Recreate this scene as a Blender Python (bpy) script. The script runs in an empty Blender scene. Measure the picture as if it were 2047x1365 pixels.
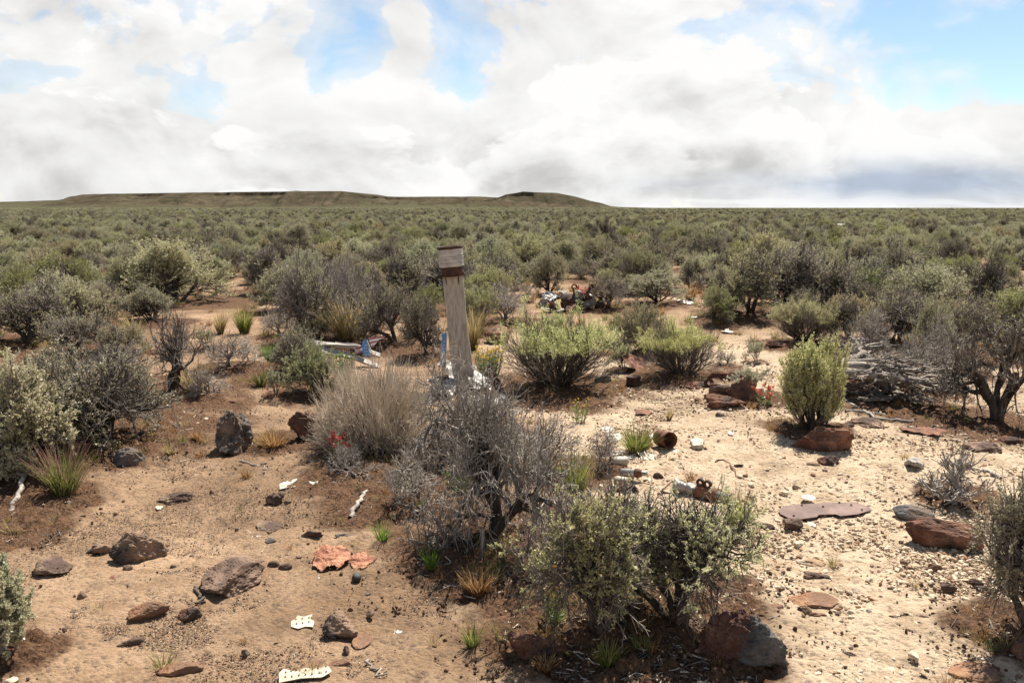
import bpy, bmesh, math, random
import numpy as np
from mathutils import Vector, Matrix

random.seed(7)
C = bpy.context.scene.collection
SC = bpy.context.scene

# ------------------------------------------------------------------ camera
W0, H0, F0 = 2047.0, 1365.0, 1703.0
EYE = 1.7
PITCH = math.atan((H0 / 2 - 415.5) / F0)
cam = bpy.data.cameras.new('camera')
cam.sensor_width = 36.0
cam.sensor_fit = 'HORIZONTAL'
cam.lens = 36.0 * F0 / W0
cam.clip_start = 0.05
cam.clip_end = 60000
camo = bpy.data.objects.new('camera', cam)
C.objects.link(camo)
camo.location = (0, 0, EYE)
camo.rotation_euler = (math.pi / 2 - PITCH, 0, 0)
SC.camera = camo

# ------------------------------------------------------------------ light
SUN_EL = math.radians(58)
SUN_AZ = math.radians(24)            # from +Y towards +X
TO_SUN = Vector((math.sin(SUN_AZ) * math.cos(SUN_EL), math.cos(SUN_AZ) * math.cos(SUN_EL), math.sin(SUN_EL)))
sun = bpy.data.lights.new('sun', 'SUN')
sun.energy = 5.0
sun.angle = math.radians(0.53)
sun.color = (1.0, 0.94, 0.84)
suno = bpy.data.objects.new('sun', sun)
C.objects.link(suno)
suno.rotation_euler = TO_SUN.to_track_quat('Z', 'Y').to_euler()
suno.location = (0, 0, 50)

SC.view_settings.view_transform = 'Standard'
SC.view_settings.look = 'None'
SC.view_settings.gamma = 1.0
SC.view_settings.use_curve_mapping = False
SC.view_settings.exposure = 1.08
SC.cycles.max_bounces = 6
SC.cycles.diffuse_bounces = 3
SC.cycles.transmission_bounces = 3
SC.cycles.transparent_max_bounces = 4


class NT:
    """tiny helper that builds node trees"""
    def __init__(s, tree):
        s.t = tree
        s.t.nodes.clear()

    def n(s, typ, ins=None, **props):
        nd = s.t.nodes.new(typ)
        for k, v in props.items():
            setattr(nd, k, v)
        for k, v in (ins or {}).items():
            sock = nd.inputs[k]
            if isinstance(v, bpy.types.NodeSocket):
                s.t.links.new(v, sock)
            else:
                sock.default_value = v
        return nd

    def math(s, op, a, b=0.0, clamp=False):
        return s.n('ShaderNodeMath', {0: a, 1: b}, operation=op, use_clamp=clamp).outputs[0]

    def vmath(s, op, a, b=(0, 0, 0)):
        nd = s.n('ShaderNodeVectorMath', {0: a, 1: b}, operation=op)
        return nd.outputs['Value'] if op in ('LENGTH', 'DOT_PRODUCT', 'DISTANCE') else nd.outputs[0]

    def noise(s, vec, scale, detail=4.0, rough=0.55, dist=0.0):
        ins = {'Scale': scale, 'Detail': detail, 'Roughness': rough, 'Distortion': dist}
        if vec is not None:
            ins['Vector'] = vec
        return s.n('ShaderNodeTexNoise', ins).outputs['Fac']

    def ramp(s, fac, stops, interp='LINEAR'):
        nd = s.n('ShaderNodeValToRGB', {'Fac': fac})
        cr = nd.color_ramp
        cr.interpolation = interp
        while len(cr.elements) < len(stops):
            cr.elements.new(0.5)
        for e, (p, c) in zip(cr.elements, stops):
            e.position = p
            e.color = (*c, 1) if len(c) == 3 else c
        return nd.outputs['Color']

    def rng(s, v, a, b, c=0.0, d=1.0, smooth=True):
        return s.n('ShaderNodeMapRange', {'Value': v, 'From Min': a, 'From Max': b, 'To Min': c, 'To Max': d},
                   interpolation_type='SMOOTHSTEP' if smooth else 'LINEAR', clamp=True).outputs['Result']

    def mix(s, fac, a, b):
        nd = s.n('ShaderNodeMix', data_type='RGBA')
        for sock, v in ((nd.inputs['Factor'], fac), (nd.inputs['A'], a), (nd.inputs['B'], b)):
            pass
        for name, v in (('Factor_Float', fac), ('A_Color', a), ('B_Color', b)):
            sock = [x for x in nd.inputs if x.identifier == name][0]
            if isinstance(v, bpy.types.NodeSocket):
                s.t.links.new(v, sock)
            else:
                sock.default_value = v if name == 'Factor_Float' else ((*v, 1) if len(v) == 3 else v)
        return [x for x in nd.outputs if x.identifier == 'Result_Color'][0]


def ray(px, py):
    cx = (px - W0 / 2) / F0
    cy = -(py - H0 / 2) / F0
    d = np.array([cx, math.cos(PITCH) + cy * math.sin(PITCH), -math.sin(PITCH) + cy * math.cos(PITCH)])
    return d


def skydir(px, py):
    d = ray(px, py)
    return d / np.linalg.norm(d)


# ------------------------------------------------------------------ sky: Nishita blue with broken cloud over it
world = bpy.data.worlds.new('World')
SC.world = world
world.use_nodes = True
nt = NT(world.node_tree)
STR = 0.1
sky = nt.n('ShaderNodeTexSky', sky_type='NISHITA', sun_disc=False, sun_elevation=SUN_EL, sun_rotation=SUN_AZ,
           air_density=1.0, dust_density=0.6, ozone_density=1.2, altitude=1500.0)
tc = nt.n('ShaderNodeTexCoord').outputs['Generated']
dirn = nt.vmath('NORMALIZE', tc)
stretch = nt.vmath('MULTIPLY', dirn, (1.0, 1.0, 1.55))
warpn = nt.n('ShaderNodeTexNoise', {'Vector': stretch, 'Scale': 3.0, 'Detail': 3.0, 'Roughness': 0.5}).outputs['Color']
warp = nt.vmath('MULTIPLY', nt.vmath('SUBTRACT', warpn, (0.5, 0.5, 0.5)), (0.16, 0.16, 0.16))
P1 = nt.vmath('ADD', stretch, warp)
soft = nt.noise(P1, 3.2, 3.0, 0.5)
puff = nt.noise(P1, 8.0, 9.0, 0.56)
vor_ = nt.n('ShaderNodeTexVoronoi', {'Vector': P1, 'Scale': 12.0, 'Detail': 3.0, 'Roughness': 0.5}, feature='F1', normalize=True).outputs['Distance']
puff_up = nt.noise(nt.vmath('ADD', P1, (0.02, 0.0, 0.055)), 6.5, 5.0, 0.5)
fine = nt.noise(nt.vmath('ADD', P1, (3.1, 1.7, 0.4)), 17.0, 7.0, 0.6)


def blob(px, py, sx, sy, amp, p=0.0):
    """soft elliptical patch of more (amp>0) or less cloud around one direction; sx, sy in photo pixels"""
    d = skydir(px, py)
    v = nt.vmath('SUBTRACT', nt.vmath('ADD', dirn, nt.vmath('MULTIPLY', warp, (0.35, 0.35, 0.35))), tuple(float(x) for x in d))
    v = nt.vmath('MULTIPLY', v, (F0 / sx, 1.1, F0 / sy))
    return nt.rng(nt.vmath('LENGTH', v), 1.0, p, 0.0, amp)


def total(lst):
    a = lst[0]
    for b in lst[1:]:
        a = nt.math('ADD', a, b)
    return a


cov = total([
    nt.math('MULTIPLY', nt.math('SUBTRACT', soft, 0.5), 1.0),
    nt.math('MULTIPLY', nt.math('SUBTRACT', puff, 0.5), 2.0),
    nt.math('MULTIPLY', nt.math('SUBTRACT', 0.30, vor_), 2.3),
    nt.math('MULTIPLY', nt.math('SUBTRACT', fine, 0.5), 1.3),
    nt.math('MULTIPLY', nt.math('SUBTRACT', nt.noise(P1, 36.0, 6.0, 0.62), 0.5), 0.75),
    blob(690, 55, 130, 120, -0.48), blob(655, 140, 70, 70, -0.30), blob(430, 165, 130, 80, -0.32), blob(50, 150, 110, 40, -0.28), blob(280, 20, 150, 60, -0.25),
    blob(960, 60, 130, 150, -0.30), blob(925, 150, 60, 90, -0.3),
    blob(1900, 100, 420, 230, -0.72), blob(1680, 40, 240, 110, -0.30), blob(1870, 215, 100, 45, -0.4), blob(2000, 130, 200, 140, -0.3),
    blob(1230, 150, 420, 230, 0.6), blob(200, 60, 300, 130, 0.30), blob(800, 130, 90, 160, 0.55), blob(870, 240, 110, 90, 0.5), blob(560, 110, 90, 110, 0.3),
    blob(790, 20, 70, 90, 0.6), blob(1800, 300, 420, 80, 0.75), blob(500, 300, 900, 110, 0.65), blob(1350, 330, 900, 130, 0.8),
    blob(1990, 265, 150, 70, 0.35),
])
elz = nt.n('ShaderNodeSeparateXYZ', {0: dirn}).outputs['Z']
near_h = nt.rng(elz, 0.22, 0.02, 0.0, 0.5)
overhead = nt.rng(elz, 0.26, 0.55, 0.0, -0.75)
cov = nt.math('ADD', nt.math('ADD', cov, near_h), nt.math('ADD', overhead, 0.12))
soften = nt.rng(nt.n('ShaderNodeSeparateXYZ', {0: dirn}).outputs['X'], 0.15, 0.40, 0.46, 0.26)
mask = nt.n('ShaderNodeMapRange', {'Value': cov, 'From Min': -0.06, 'From Max': soften}, interpolation_type='SMOOTHSTEP', clamp=True).outputs['Result']
veil = nt.math('MULTIPLY', nt.rng(cov, -0.75, 0.15), nt.rng(nt.noise(P1, 2.2, 5.0, 0.6), 0.30, 0.70, 0.25, 0.85))          # thin haze round the clouds
allm = nt.math('MAXIMUM', mask, veil)
shade_n = nt.noise(nt.vmath('ADD', P1, (0.3, 0.0, -0.06)), 5.0, 8.0, 0.55)
relief = nt.math('SUBTRACT', nt.noise(P1, 6.5, 6.0, 0.5), puff_up)
vor_up = nt.n('ShaderNodeTexVoronoi', {'Vector': nt.vmath('ADD', P1, (0.008, 0.0, 0.022)), 'Scale': 12.0, 'Detail': 3.0, 'Roughness': 0.5}, feature='F1', normalize=True).outputs['Distance']
billow = nt.math('SUBTRACT', vor_up, vor_)
shade = total([
    nt.rng(shade_n, 0.34, 0.62, -0.05, 0.08),
    nt.rng(relief, -0.10, 0.10, -0.06, 0.10, False),
    nt.rng(billow, -0.12, 0.12, -0.07, 0.09, False),
    nt.rng(cov, 0.1, 1.2, 0.06, -0.03),
    nt.rng(fine, 0.35, 0.65, -0.03, 0.03),
    blob(1280, 350, 330, 80, -0.16), blob(1130, 235, 150, 50, 0.12), blob(1335, 240, 90, 45, 0.10), blob(150, 190, 150, 60, 0.10), blob(820, 190, 120, 90, 0.08), blob(250, 370, 620, 90, -0.05),
    blob(620, 235, 90, 40, -0.10), blob(830, 215, 110, 45, -0.10), blob(1130, 285, 110, 30, -0.05), blob(1325, 225, 55, 30, -0.12),
    blob(1700, 409, 420, 8, 0.45), blob(1150, 130, 500, 170, 0.10), blob(1820, 265, 380, 80, 0.26),
])
# nearer cumulus heads standing in front of the soft bank: crisp lit edges, grey beneath
P2 = nt.vmath('ADD', nt.vmath('MULTIPLY', P1, (1.0, 1.0, 1.25)), (5.3, 2.2, 1.1))
big2 = nt.noise(P2, 3.6, 2.0, 0.5)
vor2 = nt.n('ShaderNodeTexVoronoi', {'Vector': P2, 'Scale': 9.0, 'Detail': 3.0, 'Roughness': 0.5}, feature='F1', normalize=True).outputs['Distance']
n2 = nt.noise(P2, 9.0, 9.0, 0.6)


def heads(b_, n_, v_):
    return total([nt.math('MULTIPLY', nt.math('SUBTRACT', b_, 0.5), 1.6), nt.math('MULTIPLY', nt.math('SUBTRACT', n_, 0.5), 1.3), nt.math('MULTIPLY', nt.math('SUBTRACT', 0.33, v_), 1.4)])


h2 = heads(big2, n2, vor2)
P2u = nt.vmath('ADD', P2, (0.015, 0.0, 0.07))
h2u = heads(nt.noise(P2u, 3.6, 2.0, 0.5), nt.noise(P2u, 9.0, 5.0, 0.55), vor2)
m2 = nt.rng(h2, 0.02, 0.14)
lit2 = nt.rng(nt.math('SUBTRACT', h2, h2u), -0.25, 0.30, -0.13, 0.17, False)
shade = nt.math('ADD', nt.math('SUBTRACT', shade, 0.045), nt.math('MULTIPLY', m2, nt.math('ADD', lit2, 0.07)))
CW = 0.41
val = nt.math('ADD', shade, 0.90)
grey = nt.mix(nt.rng(val, 0.58, 0.95), (0.80, 0.79, 0.785), (0.945, 0.94, 0.93))
band = nt.math('MULTIPLY', total([blob(1780, 376, 600, 52, 0.85), blob(1900, 352, 330, 62, 0.40)]), nt.rng(nt.noise(nt.vmath('MULTIPLY', P1, (1, 1, 3.5)), 5.0, 6.0, 0.55), 0.36, 0.62, 0.35, 1.0), True)
grey = nt.mix(band, grey, (0.52, 0.60, 0.72))
lum = nt.rng(val, 0.62, 1.12, 0.84, 1.22, smooth=False)
cl = nt.vmath('SCALE', grey)
cl.node.inputs['Scale'].default_value = 1.0
nt.t.links.new(nt.math('MULTIPLY', lum, CW / STR), cl.node.inputs['Scale'])
bluec = nt.vmath('MULTIPLY', sky.outputs[0], (0.70, 0.70, 0.65))
final = nt.mix(allm, bluec, cl)
bg = nt.n('ShaderNodeBackground', {'Color': final, 'Strength': STR})
out = nt.n('ShaderNodeOutputWorld', {'Surface': bg.outputs[0]})

# ------------------------------------------------------------------ numpy helpers
def _hash(ix, iy, iz, seed):
    h = (ix.astype(np.int64) * 374761393 + iy.astype(np.int64) * 668265263 + iz.astype(np.int64) * 2147483647 + seed * 974711) & 0xffffffff
    h = ((h ^ (h >> 13)) * 1274126177) & 0xffffffff
    h = (h ^ (h >> 16)) & 0xffff
    return h / 65535.0


def vnoise(P, seed=0):
    P = np.asarray(P, float)
    I = np.floor(P).astype(np.int64)
    f = P - I
    u = f * f * f * (f * (f * 6 - 15) + 10)
    r = 0
    for dx in (0, 1):
        wx = u[..., 0] if dx else 1 - u[..., 0]
        for dy in (0, 1):
            wy = u[..., 1] if dy else 1 - u[..., 1]
            for dz in (0, 1):
                wz = u[..., 2] if dz else 1 - u[..., 2]
                r = r + wx * wy * wz * _hash(I[..., 0] + dx, I[..., 1] + dy, I[..., 2] + dz, seed)
    return r * 2 - 1


def fbm(P, oct=4, seed=0, gain=0.5):
    P = np.asarray(P, float)
    a, r = 1.0, 0
    for i in range(oct):
        r = r + a * vnoise(P * (2.03 ** i) + i * 7.3, seed + i)
        a *= gain
    return r


def xyz(x, y, z=0.0):
    x, y, z = np.broadcast_arrays(np.asarray(x, float), np.asarray(y, float), float(z))
    return np.stack([x, y, z], -1)


def norm(v):
    return v / np.maximum(np.linalg.norm(v, axis=-1, keepdims=True), 1e-9)


def mk(name, V, faces, mats, smooth=True, mi=None, attrs=None):
    """mesh from numpy: faces is a list of (n,k) index arrays"""
    me = bpy.data.meshes.new(name)
    V = np.asarray(V, np.float32)
    me.vertices.add(len(V))
    me.vertices.foreach_set('co', V.ravel())
    loops = np.concatenate([np.asarray(f, np.int32).ravel() for f in faces])
    sizes = np.concatenate([np.full(len(f), np.asarray(f).shape[1], np.int32) for f in faces])
    starts = np.concatenate([[0], np.cumsum(sizes)[:-1]]).astype(np.int32)
    me.loops.add(len(loops))
    me.loops.foreach_set('vertex_index', loops)
    me.polygons.add(len(sizes))
    me.polygons.foreach_set('loop_start', starts)
    me.polygons.foreach_set('use_smooth', np.full(len(sizes), smooth, bool))
    if mi is not None:
        me.polygons.foreach_set('material_index', np.asarray(mi, np.int32))
    for m in (mats if isinstance(mats, (list, tuple)) else [mats]):
        me.materials.append(m)
    for k, a in (attrs or {}).items():
        at = me.attributes.new(k, 'FLOAT', 'POINT')
        at.data.foreach_set('value', np.asarray(a, np.float32))
    me.update(calc_edges=True)
    me.validate()
    return me


def ob(name, me, parent=None, loc=None, rz=0.0, label=None, cat=None, group=None, kind=None, scale=None):
    o = bpy.data.objects.new(name, me)
    C.objects.link(o)
    if parent is not None:
        o.parent = parent
    if loc is not None:
        o.location = tuple(float(v) for v in loc)
    if rz:
        o.rotation_euler = (0, 0, rz)
    if scale is not None:
        o.scale = scale
    for k, v in (('label', label), ('category', cat), ('group', group), ('kind', kind)):
        if v:
            o[k] = v
    return o


def tubes(P, R, sides=4):
    """P (N,K,3) centre lines, R (N,K) radii -> V, quads"""
    N, K = P.shape[:2]
    T = np.gradient(P, axis=1)
    T = norm(T)
    ref = np.where(np.abs(T[..., 2:3]) > 0.9, np.array([1.0, 0, 0]), np.array([0, 0, 1.0]))
    U = norm(np.cross(T, ref))
    Wv = np.cross(T, U)
    ang = np.arange(sides) * 2 * math.pi / sides
    V = (P[:, :, None, :] + R[:, :, None, None] * (np.cos(ang)[None, None, :, None] * U[:, :, None, :] + np.sin(ang)[None, None, :, None] * Wv[:, :, None, :]))
    idx = np.arange(N * K * sides).reshape(N, K, sides)
    a = idx[:, :-1, :]
    b = np.roll(idx, -1, axis=2)[:, :-1, :]
    c = np.roll(idx, -1, axis=2)[:, 1:, :]
    d = idx[:, 1:, :]
    Fq = np.stack([a, b, c, d], -1).reshape(-1, 4)
    return V.reshape(-1, 3), Fq


class Acc:
    """collects pieces of one mesh"""
    def __init__(s):
        s.V, s.Q, s.T, s.n, s.qm, s.tm = [], [], [], 0, [], []

    def add(s, V, Q=None, T=None, m=0):
        V = np.asarray(V, float)
        if Q is not None and len(Q):
            s.Q.append(np.asarray(Q) + s.n)
            s.qm.append(np.full(len(Q), m))
        if T is not None and len(T):
            s.T.append(np.asarray(T) + s.n)
            s.tm.append(np.full(len(T), m))
        s.V.append(V)
        s.n += len(V)
        return s

    def mesh(s, name, mats, smooth=True):
        f, m = [], []
        if s.Q:
            f.append(np.concatenate(s.Q)); m += s.qm
        if s.T:
            f.append(np.concatenate(s.T)); m += s.tm
        return mk(name, np.concatenate(s.V), f, mats, smooth, np.concatenate(m))


def rot(ax, a):
    return np.array(Matrix.Rotation(a, 3, ax))


# ------------------------------------------------------------------ materials
MATS = {}


def new_mat(name):
    m = bpy.data.materials.new(name)
    m.use_nodes = True
    MATS[name] = m
    return m, NT(m.node_tree)


def leaf_mat(name, c1, c2, c3, trans=0.35, rough=0.55, gloss=0.05):
    m, t = new_mat(name)
    isl = t.n('ShaderNodeNewGeometry').outputs['Random Per Island']
    oi = t.n('ShaderNodeObjectInfo').outputs['Random']
    pos = t.n('ShaderNodeNewGeometry').outputs['Position']
    clump = t.noise(pos, 5.0, 2.0)
    col = t.mix(isl, c1, c2)
    col = t.mix(t.rng(clump, 0.42, 0.68, 0, 0.75), col, c3)
    hsv = t.n('ShaderNodeHueSaturation', {'Hue': t.rng(oi, 0, 1, 0.468, 0.502, False), 'Saturation': t.rng(t.math('FRACT', t.math('MULTIPLY', oi, 7.31)), 0, 1, 0.84, 1.16, False),
                                          'Value': t.rng(t.math('FRACT', t.math('MULTIPLY', oi, 13.7)), 0, 1, 0.86, 1.26, False), 'Color': col}).outputs[0]
    d = t.n('ShaderNodeBsdfDiffuse', {'Color': hsv})
    tr = t.n('ShaderNodeBsdfTranslucent', {'Color': hsv})
    g = t.n('ShaderNodeBsdfGlossy', {'Color': (1, 1, 1, 1), 'Roughness': rough})
    s1 = t.n('ShaderNodeMixShader', {0: trans, 1: d.outputs[0], 2: tr.outputs[0]})
    s2 = t.n('ShaderNodeMixShader', {0: gloss, 1: s1.outputs[0], 2: g.outputs[0]})
    t.n('ShaderNodeOutputMaterial', {'Surface': s2.outputs[0]})
    return m


def bark_mat(name, c1, c2, scale=18.0, rough=0.85):
    m, t = new_mat(name)
    co = t.n('ShaderNodeTexCoord').outputs['Object']
    oi = t.n('ShaderNodeObjectInfo').outputs['Random']
    n1 = t.noise(t.vmath('MULTIPLY', co, (1, 1, 0.25)), scale * 2, 5.0, 0.6)
    n2 = t.noise(co, 4.0, 2.0)
    f = t.math('ADD', t.math('MULTIPLY', n1, 0.6), t.math('MULTIPLY', n2, 0.4))
    col = t.mix(t.rng(f, 0.36, 0.64), c1, c2)
    col = t.n('ShaderNodeHueSaturation', {'Value': t.rng(oi, 0, 1, 0.8, 1.2, False), 'Color': col}).outputs[0]
    b = t.n('ShaderNodeBump', {'Strength': 0.6, 'Distance': 0.01, 'Height': n1})
    p = t.n('ShaderNodeBsdfPrincipled', {'Base Color': col, 'Roughness': rough, 'Normal': b.outputs[0]})
    p.inputs['Specular IOR Level'].default_value = 0.25
    t.n('ShaderNodeOutputMaterial', {'Surface': p.outputs[0]})
    return m


def rock_mat(name, c1, c2, c3, patch=(0.5, 0.7), scale=6.0, pit=0.6, bump=0.009):
    m, t = new_mat(name)
    co = t.n('ShaderNodeTexCoord').outputs['Object']
    n1 = t.noise(co, scale, 6.0, 0.6)
    n2 = t.noise(t.vmath('ADD', co, (4.2, 1.1, 7.0)), scale * 0.7, 4.0, 0.55)
    n3 = t.noise(co, scale * 14, 5.0, 0.7)
    col = t.mix(t.rng(n1, 0.35, 0.65), c1, c2)
    col = t.mix(t.rng(n2, patch[0], patch[1]), col, c3)
    col = t.mix(t.rng(n3, 0.35, 0.7, 0.0, 0.35), col, t.vmath('MULTIPLY', col, (0.45, 0.45, 0.45)))
    vo = t.n('ShaderNodeTexVoronoi', {'Vector': co, 'Scale': scale * 9, 'Randomness': 1.0}).outputs['Distance']
    pits = t.rng(vo, 0.10, 0.38)
    h = t.math('ADD', t.math('MULTIPLY', pits, pit), t.math('ADD', t.math('MULTIPLY', n3, 0.8), t.math('MULTIPLY', n1, 1.4)))
    b = t.n('ShaderNodeBump', {'Strength': 1.0, 'Distance': bump, 'Height': h})
    p = t.n('ShaderNodeBsdfPrincipled', {'Base Color': col, 'Roughness': 0.9, 'Normal': b.outputs[0]})
    p.inputs['Specular IOR Level'].default_value = 0.2
    t.n('ShaderNodeOutputMaterial', {'Surface': p.outputs[0]})
    return m


def plain_mat(name, c1, c2, scale=12.0, rough=0.6, metal=0.0, bump=0.3, stain=None, stain_r=(0.55, 0.7), stretch=(1, 1, 1), trans=0.0):
    m, t = new_mat(name)
    co = t.n('ShaderNodeTexCoord').outputs['Object']
    cs = t.vmath('MULTIPLY', co, stretch)
    n1 = t.noise(cs, scale, 6.0, 0.62)
    col = t.mix(t.rng(n1, 0.33, 0.67), c1, c2)
    if stain:
        n2 = t.noise(t.vmath('ADD', cs, (2.2, 5.1, 3.0)), scale * 0.45, 6.0, 0.65)
        col = t.mix(t.rng(n2, *stain_r), col, stain)
    b = t.n('ShaderNodeBump', {'Strength': bump, 'Distance': 0.006, 'Height': t.noise(cs, scale * 3, 5.0, 0.65)})
    p = t.n('ShaderNodeBsdfPrincipled', {'Base Color': col, 'Roughness': rough, 'Metallic': metal, 'Normal': b.outputs[0]})
    surf = p.outputs[0]
    if trans:
        tr = t.n('ShaderNodeBsdfTranslucent', {'Color': col})
        surf = t.n('ShaderNodeMixShader', {0: trans, 1: surf, 2: tr.outputs[0]}).outputs[0]
    t.n('ShaderNodeOutputMaterial', {'Surface': surf})
    return m


def blade_mat(name, base, mid, tip, trans=0.4):
    """grass: colour runs along the blade"""
    m, t = new_mat(name)
    a = t.n('ShaderNodeAttribute', attribute_name='along').outputs['Fac']
    isl = t.n('ShaderNodeNewGeometry').outputs['Random Per Island']
    col = t.ramp(t.math('ADD', a, t.math('MULTIPLY', t.math('SUBTRACT', isl, 0.5), 0.5), True), [(0.05, base), (0.5, mid), (0.92, tip)])
    col = t.n('ShaderNodeHueSaturation', {'Value': t.rng(isl, 0, 1, 0.7, 1.25, False), 'Color': col}).outputs[0]
    d = t.n('ShaderNodeBsdfDiffuse', {'Color': col})
    tr = t.n('ShaderNodeBsdfTranslucent', {'Color': col})
    s1 = t.n('ShaderNodeMixShader', {0: trans, 1: d.outputs[0], 2: tr.outputs[0]})
    t.n('ShaderNodeOutputMaterial', {'Surface': s1.outputs[0]})
    return m


SAGE = leaf_mat('sage_leaf', (0.310, 0.300, 0.158), (0.480, 0.458, 0.262), (0.360, 0.325, 0.165), trans=.36)
SAGE2 = leaf_mat('pale_sage_leaf', (0.330, 0.335, 0.190), (0.510, 0.515, 0.315), (0.400, 0.385, 0.210), trans=.36)
GREEN = leaf_mat('green_sage_leaf', (0.180, 0.205, 0.075), (0.345, 0.365, 0.150), (0.300, 0.295, 0.120), trans=.36)
HSAGE = leaf_mat('near_sage_leaf', (0.330, 0.335, 0.170), (0.510, 0.510, 0.285), (0.410, 0.390, 0.205), trans=.40)
YGREEN = leaf_mat('yellow_green_leaf', (0.330, 0.350, 0.135), (0.520, 0.530, 0.230), (0.440, 0.430, 0.170), trans=.36)
BRIGHT = leaf_mat('rabbitbrush_leaf', (0.330, 0.350, 0.120), (0.510, 0.530, 0.220), (0.440, 0.430, 0.170), trans=0.48)
WEED = leaf_mat('weed_leaf', (0.095, 0.150, 0.035), (0.190, 0.250, 0.070), (0.13, 0.16, 0.05), trans=0.4)
BARK = bark_mat('sage_bark', (0.026, 0.020, 0.016), (0.095, 0.076, 0.062))
TWIG = bark_mat('grey_twig', (0.078, 0.064, 0.053), (0.265, 0.225, 0.188))
DEAD = bark_mat('dead_wood', (0.130, 0.110, 0.092), (0.500, 0.440, 0.375))
STRAW = bark_mat('straw_twig', (0.540, 0.440, 0.335), (0.860, 0.740, 0.590))
BASALT = rock_mat('basalt', (0.055, 0.045, 0.040), (0.180, 0.145, 0.120), (0.28, 0.185, 0.125), (0.52, 0.72))
REDROCK = rock_mat('red_scoria', (0.125, 0.056, 0.036), (0.290, 0.150, 0.098), (0.075, 0.050, 0.040), (0.58, 0.75))
BROWNROCK = rock_mat('brown_rock', (0.150, 0.095, 0.066), (0.340, 0.230, 0.165), (0.110, 0.072, 0.055), (0.55, 0.72))
ORANGEROCK = rock_mat('orange_rock', (0.240, 0.120, 0.065), (0.400, 0.230, 0.135), (0.19, 0.11, 0.07), (0.55, 0.75), pit=0.3)
PALEROCK = rock_mat('pale_rock', (0.480, 0.380, 0.275), (0.700, 0.600, 0.470), (0.34, 0.22, 0.13), (0.55, 0.75), pit=0.2)
SLATE = rock_mat('grey_rock', (0.095, 0.092, 0.092), (0.205, 0.195, 0.185), (0.16, 0.12, 0.09), (0.55, 0.75), pit=0.3)
EARTHROCK = rock_mat('earthy_rock', (0.165, 0.110, 0.075), (0.330, 0.235, 0.160), (0.10, 0.065, 0.05), (0.52, 0.7))
PEBBLE = [rock_mat('pebble_' + n_, c1_, c2_, c2_, bump=0.0001, scale=3.0) for n_, c1_, c2_ in (('brown', (0.13, 0.085, 0.058), (0.27, 0.18, 0.125)), ('grey', (0.075, 0.065, 0.058), (0.17, 0.145, 0.125)), ('red', (0.12, 0.055, 0.035), (0.24, 0.125, 0.08)),
    ('earth', (0.20, 0.135, 0.085), (0.34, 0.235, 0.155)), ('pale', (0.50, 0.39, 0.27), (0.72, 0.60, 0.45)), ('cream', (0.42, 0.31, 0.20), (0.62, 0.49, 0.34)), ('orange', (0.28, 0.15, 0.08), (0.42, 0.25, 0.15)))]
LITCLOD = rock_mat('litter_soil', (0.040, 0.023, 0.015), (0.135, 0.078, 0.046), (0.09, 0.05, 0.03), bump=0.0001)
RUST = plain_mat('rust', (0.080, 0.030, 0.016), (0.210, 0.085, 0.042), 14, 0.85, 0.0, 0.6, (0.05, 0.025, 0.018))
RUSTDARK = plain_mat('dark_rust', (0.026, 0.012, 0.008), (0.080, 0.031, 0.017), 16, 0.85, 0.0, 0.6)
RUSTPLATE = plain_mat('rusted_plate', (0.085, 0.045, 0.033), (0.175, 0.102, 0.078), 7, 0.7, 0.1, 0.35, (0.075, 0.036, 0.024), (0.48, 0.66))
ALU = plain_mat('weathered_aluminium', (0.20, 0.18, 0.155), (0.36, 0.33, 0.295), 9, 0.5, 0.35, 0.3, (0.30, 0.25, 0.20))
WHITE = plain_mat('chalky_white_paint', (0.35, 0.315, 0.26), (0.54, 0.51, 0.45), 14, 0.7, 0.0, 0.3, (0.26, 0.19, 0.13), (0.52, 0.68))
GREYALU = plain_mat('grey_aluminium', (0.24, 0.22, 0.20), (0.42, 0.40, 0.37), 9, 0.5, 0.4, 0.3, (0.16, 0.12, 0.09))
CREAM = plain_mat('cream_metal', (0.33, 0.28, 0.20), (0.50, 0.44, 0.34), 10, 0.6, 0.1, 0.3, (0.36, 0.26, 0.16))
CANCREAM = plain_mat('faded_can_paint', (0.40, 0.345, 0.295), (0.58, 0.515, 0.45), 10, 0.6, 0.2, 0.3, (0.24, 0.15, 0.10), (0.58, 0.74))
BLUEGREY = plain_mat('bare_blue_tin', (0.10, 0.14, 0.19), (0.19, 0.24, 0.30), 20, 0.5, 0.4, 0.2)
ORANGE = plain_mat('orange_scrap', (0.24, 0.085, 0.042), (0.40, 0.185, 0.098), 9, 0.75, 0.0, 0.5, (0.46, 0.29, 0.15), (0.58, 0.78))
BLACK = plain_mat('charred_black', (0.018, 0.016, 0.015), (0.050, 0.045, 0.040), 14, 0.7)
PLANK = plain_mat('weathered_plank', (0.300, 0.250, 0.200), (0.470, 0.405, 0.335), 10, 0.85, 0.0, 0.5, (0.19, 0.11, 0.06), (0.56, 0.76), (6, 6, 0.9))
OLDWOOD = plain_mat('silver_wood', (0.24, 0.21, 0.18), (0.42, 0.38, 0.335), 10, 0.85, 0.0, 0.5, (0.18, 0.15, 0.12), (0.55, 0.7), (0.6, 7, 7))
FLAGBLUE = plain_mat('flag_blue', (0.10, 0.29, 0.55), (0.15, 0.37, 0.66), 15, 0.6, 0, 0.1, trans=0.3)
FLAGWHITE = plain_mat('flag_white', (0.62, 0.62, 0.62), (0.80, 0.80, 0.79), 15, 0.6, 0, 0.1, trans=0.3)
FLAGPINK = plain_mat('flag_faded_red', (0.38, 0.17, 0.20), (0.50, 0.27, 0.30), 15, 0.6, 0, 0.1, trans=0.3)
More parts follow.
